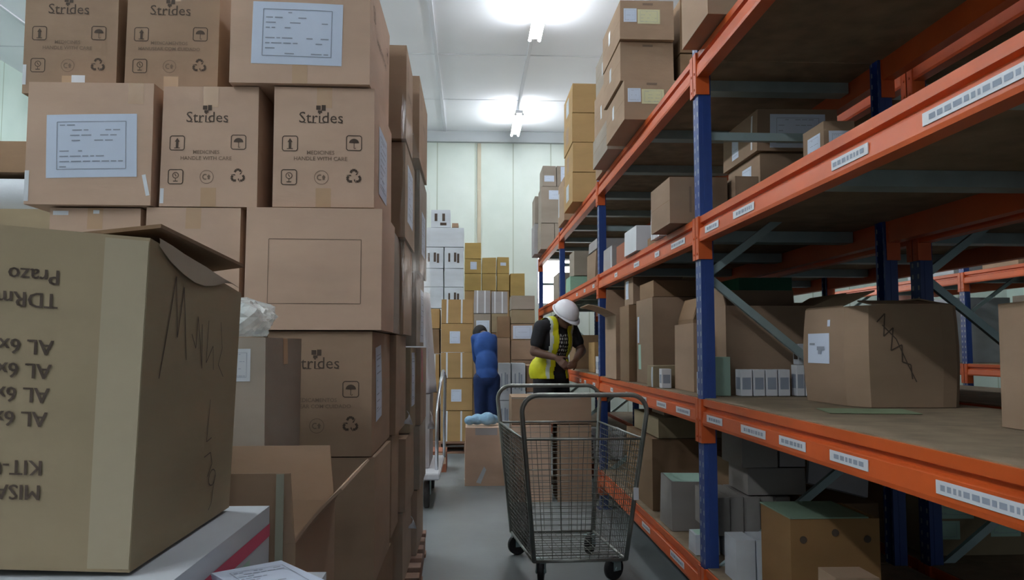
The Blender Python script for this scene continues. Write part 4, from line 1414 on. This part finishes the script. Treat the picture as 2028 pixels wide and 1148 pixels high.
# cartons behind the cart
x0, x1 = FX(1013, 1092, 6.4, 900)
Box('carton', x0, x1, 6.4, 6.8, 0, .60, PINK, 'lower carton behind the wire cart, aisle side of the black gap')
x2, x3 = FX(1104, 1172, 6.4, 900)
Box('carton', x2, x3, 6.4, 6.8, 0, .60, CARD, 'lower carton behind the wire cart, rack side of the black gap')
b = Box('carton', x0, x3, 6.4, 6.85, .605, .815, CARD, 'wide carton lying across the two behind the wire cart')
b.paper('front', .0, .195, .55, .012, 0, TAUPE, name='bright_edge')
# tote on the lowest shelf
t = tag(empty('white_tote', (1.12, 6.75, Z0)), 'white plastic tote with a lid on the lowest shelf past the second upright', 'tote')
bm = bmesh.new()
vs = []
for z, s in ((0, .9), (.20, 1.0)):
    vs += [bm.verts.new((a * .13 * s, b_ * .17 * s, z)) for a, b_ in ((-1, -1), (1, -1), (1, 1), (-1, 1))]
for i in range(4): bm.faces.new((vs[i], vs[(i + 1) % 4], vs[4 + (i + 1) % 4], vs[4 + i]))
bm.faces.new(vs[:4][::-1]); bm.faces.new(vs[4:]); bevel(bm, .01)
link('tote_body', bm, [PLASTW], t)
bm = bmesh.new(); bx(bm, -.142, .142, -.182, .182, .20, .235); bevel(bm, .008); link('lid', bm, [PLASTW], t)
# little red-brown box on the floor
b = Box('carton', -.40, -.235, 7.95, 8.3, 0, .20, REDC, 'small red-brown carton on the floor by the aisle edge'); b.paper('front', .05, .08, .11, .11, 0, PINK, name='pale_patch')

# ---- platform trolley with a sheeted load
t = tag(empty('platform_trolley', (-.53, 6.65, 0)), 'chrome-handled platform trolley behind the wrapped pallets', 'trolley')
bm = bmesh.new(); bx(bm, -.32, .30, -.55, .5, .22, .27); bevel(bm, .008); link('deck', bm, [PLASTW], t)
for x in (-.25, .20):
    for y in (-.42, .42):
        bm = bmesh.new(); cyl(bm, (x - .02, y, .1), (x + .02, y, .1), .1, 20); bevel(bm, .004, 1)
        wl = link('wheel', bm, [RUBBER], t)
        bm = bmesh.new(); bx(bm, x - .032, x - .024, y - .03, y + .03, .1, .218); bx(bm, x + .024, x + .032, y - .03, y + .03, .1, .218); bx(bm, x - .032, x + .032, y - .035, y + .035, .205, .2195)
        link('fork', bm, [ZINC], wl)
bm = bmesh.new()
pts = [(.30, .50, .25), (.30, .52, .60), (.305, .50, .95), (.29, .44, 1.0), (.28, .1, .92), (.275, -.25, .80), (.27, -.32, .70), (.27, -.36, .25)]
tube(bm, pts, .014, 10); link('handle_rail', bm, [CHROME], t)
Box('carton', -.84, -.32, 6.36, 7.02, .275, .84, GREYC, 'grey-white carton riding on the platform trolley')
bm = bmesh.new()
r = random.Random(5)
nu, nv = 28, 12
g = []
for j in range(nv + 1):
    q = j / nv
    row = []
    for i in range(nu):
        a = 2 * math.pi * i / nu
        f = 1 + .06 * math.sin(7 * a + 1) * (1 - q) + .03 * math.sin(13 * a)
        rx, ry = .215 * f * (1.05 - .25 * q), .28 * f * (1.05 - .2 * q)
        row.append(bm.verts.new((math.copysign(abs(math.cos(a)) ** .6, math.cos(a)) * rx, math.copysign(abs(math.sin(a)) ** .6, math.sin(a)) * ry, .80 * q)))
    g.append(row)
for j in range(nv):
    for i in range(nu): bm.faces.new((g[j][i], g[j][(i + 1) % nu], g[j + 1][(i + 1) % nu], g[j + 1][i])).smooth = True
c_ = bm.verts.new((0, 0, .86))
for i in range(nu): bm.faces.new((g[nv][i], g[nv][(i + 1) % nu], c_)).smooth = True
bm.faces.new(g[0][::-1])
o = link('sheeted_bundle', bm, [SHEETW]); o.location = (-.515, 6.68, .845)
tag(o, 'tall white sheeted bundle on the trolley beside the strapped stack', 'sheeted bundle')

# ================================================================== THE WIRE CART
ct = tag(empty('wire_cart', (0, 0, 0)), 'empty grey wire mesh cart on casters parked in the aisle', 'cart')
# base and top rectangles (front = nearer the camera)
zb, zm, zh = .115, .735, .91
BF, BRr = 4.19, 4.86
c0 = {'fl': Vector((.325, BF, zb)), 'fr': Vector((.80, BF + .02, zb)), 'rl': Vector((.245, BRr, zb)), 'rr': Vector((.73, BRr, zb))}
c1 = {'fl': Vector((.272, 4.14, zm)), 'fr': Vector((.885, 4.16, zm)), 'rl': Vector((.185, 5.12, zm)), 'rr': Vector((.81, 5.14, zm))}
RT = .0125
for k in ('f', 'r'):
    a0, a1, b1, b0 = c0[k + 'l'], c1[k + 'l'], c1[k + 'r'], c0[k + 'r']
    ext = (zh - zm) / (zm - zb)
    ta, tb = a1 + (a1 - a0) * ext * .8, b1 + (b1 - b0) * ext * .8
    rr_ = .085
    up = Vector((0, 0, 1)); xa = (tb - ta).normalized()
    pts = [a0, a1, ta]
    pts += arc(ta + xa * rr_, rr_, math.pi, math.pi / 2, xa, up, 7)[1:]
    pts += arc(tb - xa * rr_, rr_, math.pi / 2, 0, xa, up, 7)
    pts += [b1, b0]
    bm = bmesh.new(); tube(bm, pts, RT, 10)
    link('end_hoop', bm, [CAGE2], ct)
for z, c, nm in ((zb, c0, 'base_rail'), (zm, c1, 'rim_rail')):
    for a, b_ in (('fl', 'fr'), ('fr', 'rr'), ('rr', 'rl'), ('rl', 'fl')):
        bm = bmesh.new(); tube(bm, [c[a], c[b_]], .009 if z == zb else .006, 8)
        link(nm, bm, [CAGE2], ct)


def mesh_panel(a, b, c, d, nu, nv, nm, m=CAGE, w_=.0016):
    bm = bmesh.new()
    L = lambda p, q, s: p * (1 - s) + q * s
    for i in range(1, nu):
        tube(bm, [L(a, b, i / nu), L(d, c, i / nu)], w_, 4, cap=False)
    for j in range(1, nv):
        tube(bm, [L(a, d, j / nv), L(b, c, j / nv)], w_, 4, cap=False)
    return link(nm, bm, [m], ct)


mesh_panel(c0['fl'], c0['fr'], c1['fr'], c1['fl'], 10, 20, 'wire_panel')
mesh_panel(c0['rl'], c0['rr'], c1['rr'], c1['rl'], 10, 20, 'wire_panel')
mesh_panel(c0['fl'], c0['rl'], c1['rl'], c1['fl'], 26, 26, 'wire_panel', w_=.0019)
mesh_panel(c0['fr'], c0['rr'], c1['rr'], c1['fr'], 22, 20, 'wire_panel')
mesh_panel(c0['fl'], c0['fr'], c0['rr'], c0['rl'], 10, 12, 'floor_grid', w_=.0022)
bm = bmesh.new()
p = c0['fr'].lerp(c1['fr'], .55); bx(bm, p.x - .012, p.x + .012, p.y - .03, p.y - .012, p.z - .03, p.z + .03)
link('latch', bm, [PLASTW], ct)
for nm, x, y, r_, az in (('fl', .365, 4.25, .052, 80), ('fr', .745, 4.26, .060, 35), ('rl', .275, 4.80, .058, 20), ('rr', .70, 4.80, .058, 60)):
    az = R(az)
    M_ = Matrix.Translation((x, y, r_)) @ Matrix.Rotation(az, 4, 'Z')
    bm = bmesh.new()
    cyl(bm, M_ @ Vector((0, -.015, 0)), M_ @ Vector((0, .015, 0)), r_, 22)
    bevel(bm, .004, 1)
    wl = link('caster_wheel', bm, [RUBBER], ct)
    bm = bmesh.new()
    for s in (-1, 1): bx(bm, -.02, .03, s * .022 - .002, s * .022 + .002, -.01, zb - r_ - .012, 0, M_)
    bx(bm, -.028, .038, -.03, .03, zb - r_ - .018, zb - r_ - .004, 0, M_)
    cyl(bm, M_ @ Vector((0, -.028, 0)), M_ @ Vector((0, .028, 0)), .010, 10)
    link('caster_fork', bm, [ZINC], wl)
rebase(ct, (.53, 4.55, 0))

# ================================================================== PEOPLE
def blobmesh(name, parts, vox, mats, parent=None, smooth_it=4, post=None):
    """parts: ('c', [(p, r), ...]) tapered chain  |  ('e', centre, radii, rotation) ellipsoid; fused into one surface"""
    bm = bmesh.new()
    for pt in parts:
        if pt[0] == 'c':
            ch = pt[1]
            for (p, r), (q, s) in zip(ch, ch[1:]):
                p, q = Vector(p), Vector(q)
                n = max(2, int((q - p).length / .03))
                tube(bm, [p.lerp(q, i / n) for i in range(n + 1)], [r + (s - r) * i / n for i in range(n + 1)], 14)
            for p, r in ch: ball(bm, Vector(p), r, seg=14)
        else:
            ball(bm, Vector(pt[1]), pt[2], pt[3] if len(pt) > 3 else None, seg=20)
    me = bpy.data.meshes.new('t'); bm.to_mesh(me); bm.free()
    o = bpy.data.objects.new('t', me); COL.objects.link(o)
    md = o.modifiers.new('r', 'REMESH'); md.mode = 'VOXEL'; md.voxel_size = vox; md.use_smooth_shade = True
    if smooth_it:
        s = o.modifiers.new('s', 'SMOOTH'); s.iterations = smooth_it; s.factor = .5
    dg = bpy.context.evaluated_depsgraph_get()
    out = bpy.data.meshes.new_from_object(o.evaluated_get(dg))
    bpy.data.objects.remove(o)
    bm = bmesh.new(); bm.from_mesh(out); bpy.data.meshes.remove(out)
    if post: post(bm)
    ob = link(name, bm, mats, parent, True)
    return ob


SKIN = mat('brown_skin', (.12, .062, .042), .5, .08, 10, spec=.4)
SKIN2 = mat('brown_skin_dark', (.075, .042, .03), .5, .08, 10, spec=.4)
HAIR = mat('black_hair', (.008, .007, .007), .7, .2, 60, bump=.6, bscale=90)
EYEW = mat('eye_white', (.7, .68, .64), .3, .02, 5)
SHIRT = mat('black_shirt', (.018, .018, .022), .85, .2, 9, bump=.4, bscale=12)
PANTS = mat('black_trousers', (.012, .012, .015), .9, .2, 9, bump=.4, bscale=10)
VEST = mat('hi_vis_yellow', (.62, .62, .015), .55, .08, 9, bump=.4, bscale=12)
REFL = mat('reflective_tape', (.55, .62, .58), .35, .05, 9)
BLU1 = mat('blue_overall', (.022, .07, .25), .8, .15, 9, bump=.5, bscale=12)
BLU2 = mat('navy_trousers', (.012, .028, .10), .85, .15, 9, bump=.5, bscale=10)
PRN = mat('shirt_print', (.55, .58, .62), .8, .05, 9)
SHOE = mat('dark_shoes', (.02, .018, .018), .5, .1, 9)


def hand(wr, d, palm_n, s=1.0, thumb=1):
    """parts of a hand from the wrist: d = finger direction, palm_n = palm normal"""
    wr, d, n = Vector(wr), Vector(d).normalized(), Vector(palm_n)
    n = (n - d * n.dot(d)).normalized()
    u = d.cross(n) * thumb                     # towards the thumb side
    P = []
    P.append(('c', [(wr, .026), (wr + d * .035, .022)]))
    for k in (-1.3, -.45, .45, 1.3):
        P.append(('c', [(wr + d * .02 + u * k * .010, .015), (wr + d * .085 * s + u * k * .0195, .0125)]))
    for k, L in ((1.45, .070), (.5, .080), (-.45, .074), (-1.35, .058)):
        a = wr + d * .088 * s + u * k * .0195
        b = a + (d * .85 + n * .35).normalized() * L * .45
        c = b + (d * .45 + n * .85).normalized() * L * .32
        e = c + (d * .05 + n * 1).normalized() * L * .25
        P.append(('c', [(a, .0102), (b, .0092), (c, .0085), (e, .0075)]))
    t0 = wr + d * .022 + u * .024
    t1 = t0 + (u * .8 + d * .7 + n * .3).normalized() * .04
    t2 = t1 + (u * .3 + d * .9 + n * .4).normalized() * .032
    P.append(('c', [(t0, .014), (t1, .011), (t2, .009)]))
    return P


def head(c, f, up):
    """c skull centre, f facing, up crown direction"""
    c, f, up = Vector(c), Vector(f).normalized(), Vector(up).normalized()
    f = (f - up * f.dot(up)).normalized()
    sd = f.cross(up)
    Mx = Matrix((sd, f, up)).transposed().to_4x4()
    Q = lambda a, b, d: c + sd * a + f * b + up * d
    P = [('e', c, (.076, .096, .098), Mx), ('e', Q(0, .022, -.055), (.058, .066, .07), Mx), ('e', Q(0, .07, -.088), (.026, .024, .022), Mx),
         ('c', [(Q(0, .095, .0), .010), (Q(0, .112, -.035), .014)]), ('e', Q(0, .086, -.062), (.024, .012, .007), Mx),
         ('e', Q(-.03, .088, .012), (.02, .008, .006), Mx), ('e', Q(.03, .088, .012), (.02, .008, .006), Mx),
         ('e', Q(-.078, -.005, -.02), (.009, .020, .032), Mx), ('e', Q(.078, -.005, -.02), (.009, .020, .032), Mx)]
    return P, Mx, Q


# ---- worker in the hi-vis vest and white helmet
f = Vector((.56, -.83, 0)).normalized()
rt = Vector((f.y, -f.x, 0))
pa = tag(empty('person', (0, 0, 0)), 'person in black clothes, yellow hi-vis vest and white helmet, bending over the middle shelf', 'person')
o0 = Vector((.735, 7.42, 0))
pel = o0 + Vector((0, 0, .93))
wst = o0 + f * .02 + Vector((0, 0, 1.06))
che = o0 + f * .05 + Vector((0, 0, 1.27))
nk = o0 + f * .10 + Vector((0, 0, 1.43))
hc = o0 + f * .205 + Vector((0, 0, 1.505))
sR, sL = nk + rt * .175 + Vector((0, 0, -.045)) - f * .03, nk - rt * .175 + Vector((0, 0, -.045)) - f * .03
eR, eL = sR + Vector((-.02, -.02, -.22)) + rt * .03 - f * .03, sL + f * .09 - rt * .06 + Vector((0, 0, -.21))
hm = Vector((.84, 7.08, 1.09))
wR = eR + (hm - eR).normalized() * .225
wL = Vector((.93, 7.16, 1.10))
handsR = hand(wR, (hm - eR).normalized() + Vector((0, 0, -.5)), Vector((.2, .9, -.3)), 1, 1)
handsL = hand(wL, Vector((-.25, -.85, -.35)), Vector((-.9, .2, -.2)), 1, 1)
hp, hM, hQ = head(hc, f * .75 + Vector((0, 0, -.62)), f * .62 + Vector((0, 0, .78)))
legs = []
for s in (-1, 1):
    hj = pel + rt * s * .09 + Vector((0, 0, -.03)); kn = o0 + rt * s * .12 + f * .03 + Vector((0, 0, .50)); an = o0 + rt * s * .13 + Vector((0, 0, .09))
    legs.append([hj, kn, an])


def EL(c, r, M=None): return ('e', c, r, M)


Mf = Matrix((rt, f, Vector((0, 0, 1)))).transposed().to_4x4()


def torso(g):
    return [EL(pel, (.155 + g, .115 + g, .12 + g), Mf), EL(wst, (.14 + g, .105 + g, .13 + g), Mf), EL(che, (.165 + g, .115 + g, .17 + g), Mf),
            ('c', [(sR, .055 + g), (nk + Vector((0, 0, -.02)), .06 + g), (sL, .055 + g)])]


body = torso(0) + hp + [('c', [(nk, .056), (hc - Vector((0, 0, .03)), .054)])]
for S_, E_, W_2 in ((sR, eR, wR), (sL, eL, wL)): body += [('c', [(S_, .052), (E_, .041), (E_.lerp(W_2, .4), .039), (W_2, .026)])]
for hj, kn, an in legs:
    body += [('c', [(hj, .085), (kn, .055), (kn.lerp(an, .35), .055), (an, .038)]), ('c', [(an + Vector((0, 0, -.05)), .036), (an + f * .15 + Vector((0, 0, -.06)), .028)])]
body += handsR + handsL
blobmesh('body', body, .006, [SKIN], pa, 2)


def shirtpost(bm):
    for fc in bm.faces:
        c = fc.calc_center_median() - che
        if c.dot(f) > .06 and abs(c.dot(rt)) < .07 and -.16 < c.z < .06:
            if math.sin(c.z * 190) > -.2 and math.sin(c.dot(rt) * 230 + math.floor(c.z * 30) * 2) > .1: fc.material_index = 1


sl = torso(.012) + [('c', [(S_, .07), (S_.lerp(E_, .62), .062)]) for S_, E_ in ((sR, eR), (sL, eL))]
blobmesh('shirt', sl, .011, [SHIRT, PRN], pa, 4, shirtpost)
tr_ = [EL(pel, (.17, .13, .13), Mf)]
for hj, kn, an in legs: tr_ += [('c', [(hj, .10), (kn, .078), (an + Vector((0, 0, .02)), .066)])]
blobmesh('trousers', tr_, .013, [PANTS], pa, 4)
for hj, kn, an in legs:
    blobmesh('shoe', [('c', [(an + Vector((0, 0, -.045)) - f * .03, .045), (an + f * .17 + Vector((0, 0, -.052)), .038)])], .012, [SHOE], pa, 2)


def vestpost(bm):
    dl = []
    for fc in bm.faces:
        c = fc.calc_center_median()
        r_ = c - o0
        lat, fw = r_.dot(rt), (c - che).dot(f)
        if fw > .0 and abs(lat) < .055 + .05 * max(0, (1.3 - c.z)): dl.append(fc); continue
        if c.z < .92 or c.z > nk.z + .0 and abs(lat) < .06: dl.append(fc); continue
        if abs(lat) > .135 and c.z > 1.17: dl.append(fc); continue
        if (fw > 0 and .108 < abs(lat) < .135) or (fw < 0 and .08 < abs(lat) < .11): fc.material_index = 1
    bmesh.ops.delete(bm, geom=dl, context='FACES')


v = blobmesh('safety_vest', torso(.030) + [EL(pel + rt * .06 - f * .03 + Vector((0, 0, .06)), (.15, .125, .15), Mf)], .009, [VEST, REFL], pa, 4, vestpost)
md = v.modifiers.new('t', 'SOLIDIFY'); md.thickness = .004
v['label'] = 'yellow hi-vis vest'
for s in (-1, 1):
    bm = bmesh.new(); ball(bm, hQ(s * .03, .082, -.008), .011, seg=10); link('eye', bm, [EYEW], pa)
# helmet
bm = bmesh.new()
N1, N2 = 28, 9
rings = []
for j in range(N2 + 1):
    q = math.pi / 2 * j / N2
    row = []
    for i in range(N1):
        a = 2 * math.pi * i / N1
        rib = 1 + (.02 if abs(math.sin(a)) > .97 else 0) * math.sin(q)
        row.append(bm.verts.new(hQ(.112 * math.cos(q) ** .85 * math.cos(a), .132 * math.cos(q) ** .85 * math.sin(a) if j < N2 else 0, .012 + .115 * math.sin(q) * rib)) if j < N2 else None)
    rings.append(row)
top_v = bm.verts.new(hQ(0, 0, .13))
for j in range(N2 - 1):
    for i in range(N1): bm.faces.new((rings[j][i], rings[j][(i + 1) % N1], rings[j + 1][(i + 1) % N1], rings[j + 1][i])).smooth = True
for i in range(N1): bm.faces.new((rings[N2 - 1][i], rings[N2 - 1][(i + 1) % N1], top_v)).smooth = True
HELM = mat('white_helmet', (.74, .74, .80), .3, .02, 4, spec=.5)
he = link('helmet', bm, [HELM], pa); md = he.modifiers.new('t', 'SOLIDIFY'); md.thickness = .003
he['label'] = 'white hard hat'
bm = bmesh.new()
inn = [hQ(.112 * math.cos(a), .132 * math.sin(a), .014) for a in [2 * math.pi * i / N1 for i in range(N1)]]
out = [hQ(.124 * math.cos(a), (.145 + .035 * max(0, math.sin(a)) ** 3) * math.sin(a), .006) for a in [2 * math.pi * i / N1 for i in range(N1)]]
iv = [bm.verts.new(p) for p in inn]; ov = [bm.verts.new(p) for p in out]
for i in range(N1): bm.faces.new((iv[i], iv[(i + 1) % N1], ov[(i + 1) % N1], ov[i])).smooth = True
br = link('helmet_brim', bm, [HELM], he); md = br.modifiers.new('t', 'SOLIDIFY'); md.thickness = .004

rebase(pa, o0)
# ---- worker in blue, seen from behind
f = Vector((-.12, .99, 0)).normalized()
rt = Vector((f.y, -f.x, 0))
o0 = Vector((.172, 8.75, 0))
pb = tag(empty('person', (0, 0, 0)), 'person in blue overalls seen from behind, head bowed, by the strapped cartons', 'person')
pel = o0 + Vector((0, 0, .90)); wst = o0 + f * .02 + Vector((0, 0, 1.02)); che = o0 + f * .07 + Vector((-.005, 0, 1.20)); nk = o0 + f * .14 + Vector((-.02, 0, 1.345))
hc = o0 + f * .22 + Vector((-.045, 0, 1.345))
Mf = Matrix((rt, f, Vector((0, 0, 1)))).transposed().to_4x4()
sR, sL = nk + rt * .105 + Vector((0, 0, -.04)) - f * .02, nk - rt * .095 + Vector((0, 0, -.04)) - f * .02
eR, eL = sR + rt * .012 + f * .03 + Vector((0, 0, -.25)), sL + f * .10 + Vector((0, 0, -.22)) + rt * .03
wR, wL = eR + f * .10 - rt * .01 + Vector((0, 0, -.20)), eL + f * .18 + rt * .04 + Vector((0, 0, -.06))
hp, hM, hQ = head(hc, f * .7 + Vector((0, 0, -.7)), f * .6 + Vector((0, 0, .8)))
legs = []
for s, sp in ((-1, .065), (1, .075)):
    legs.append([pel + rt * s * .07 + Vector((0, 0, -.03)), o0 + rt * s * sp + f * .03 + Vector((0, 0, .48)), o0 + rt * s * (sp + .01) + Vector((0, 0, .09))])


def torso2(g):
    return [EL(pel, (.112 + g, .10 + g, .12 + g), Mf), EL(wst, (.112 + g, .095 + g, .17 + g), Mf), EL(che, (.118 + g, .098 + g, .17 + g), Mf),
            ('c', [(sR, .036 + g), (nk + Vector((0, 0, -.03)), .048 + g), (sL, .036 + g)])]


body = torso2(0) + hp + [('c', [(nk, .048), (hc - Vector((0, 0, .03)), .050)])]
for S_, E_, W_2 in ((sR, eR, wR), (sL, eL, wL)): body += [('c', [(S_, .037), (E_, .034), (W_2, .024)])]
for hj, kn, an in legs:
    body += [('c', [(hj, .078), (kn, .05), (kn.lerp(an, .35), .05), (an, .036)]), ('c', [(an + Vector((0, 0, -.05)), .036), (an + f * .14 + Vector((0, 0, -.06)), .028)])]
body += hand(wR, wR - eR, -rt, .95, 1) + hand(wL, wL - eL, Vector((0, 0, -1)), .95, -1)
blobmesh('body', body, .006, [SKIN2], pb, 2)
jk = torso2(.012) + [('c', [(S_, .048), (E_, .044), (E_.lerp(W_2, .8), .036)]) for S_, E_, W_2 in ((sR, eR, wR), (sL, eL, wL))]
blobmesh('jacket', jk, .011, [BLU1], pb, 4)
tr_ = [EL(pel + Vector((0, 0, -.02)), (.122, .112, .12), Mf)]
for hj, kn, an in legs: tr_ += [('c', [(hj, .080), (kn, .062), (an + Vector((0, 0, .02)), .056)])]
blobmesh('trousers', tr_, .013, [BLU2], pb, 4)
for hj, kn, an in legs:
    blobmesh('shoe', [('c', [(an + Vector((0, 0, -.045)) - f * .03, .045), (an + f * .16 + Vector((0, 0, -.052)), .038)])], .012, [SHOE], pb, 2)
for s in (-1, 1):
    bm = bmesh.new(); ball(bm, hQ(s * .03, .082, -.008), .011, seg=10); link('eye', bm, [EYEW], pb)


def hairpost(bm):
    dl = [fc for fc in bm.faces if (lambda c: c.dot(hM.to_3x3() @ Vector((0, 1, 0))) > .055 and c.dot(hM.to_3x3() @ Vector((0, 0, 1))) < .05)(fc.calc_center_median() - hc)]
    bmesh.ops.delete(bm, geom=dl, context='FACES')


blobmesh('hair', [('e', hQ(0, -.008, .012), (.084, .100, .098), hM), ('e', hQ(0, -.045, -.03), (.068, .05, .06), hM)], .009, [HAIR], pb, 2, hairpost)
rebase(pb, o0)
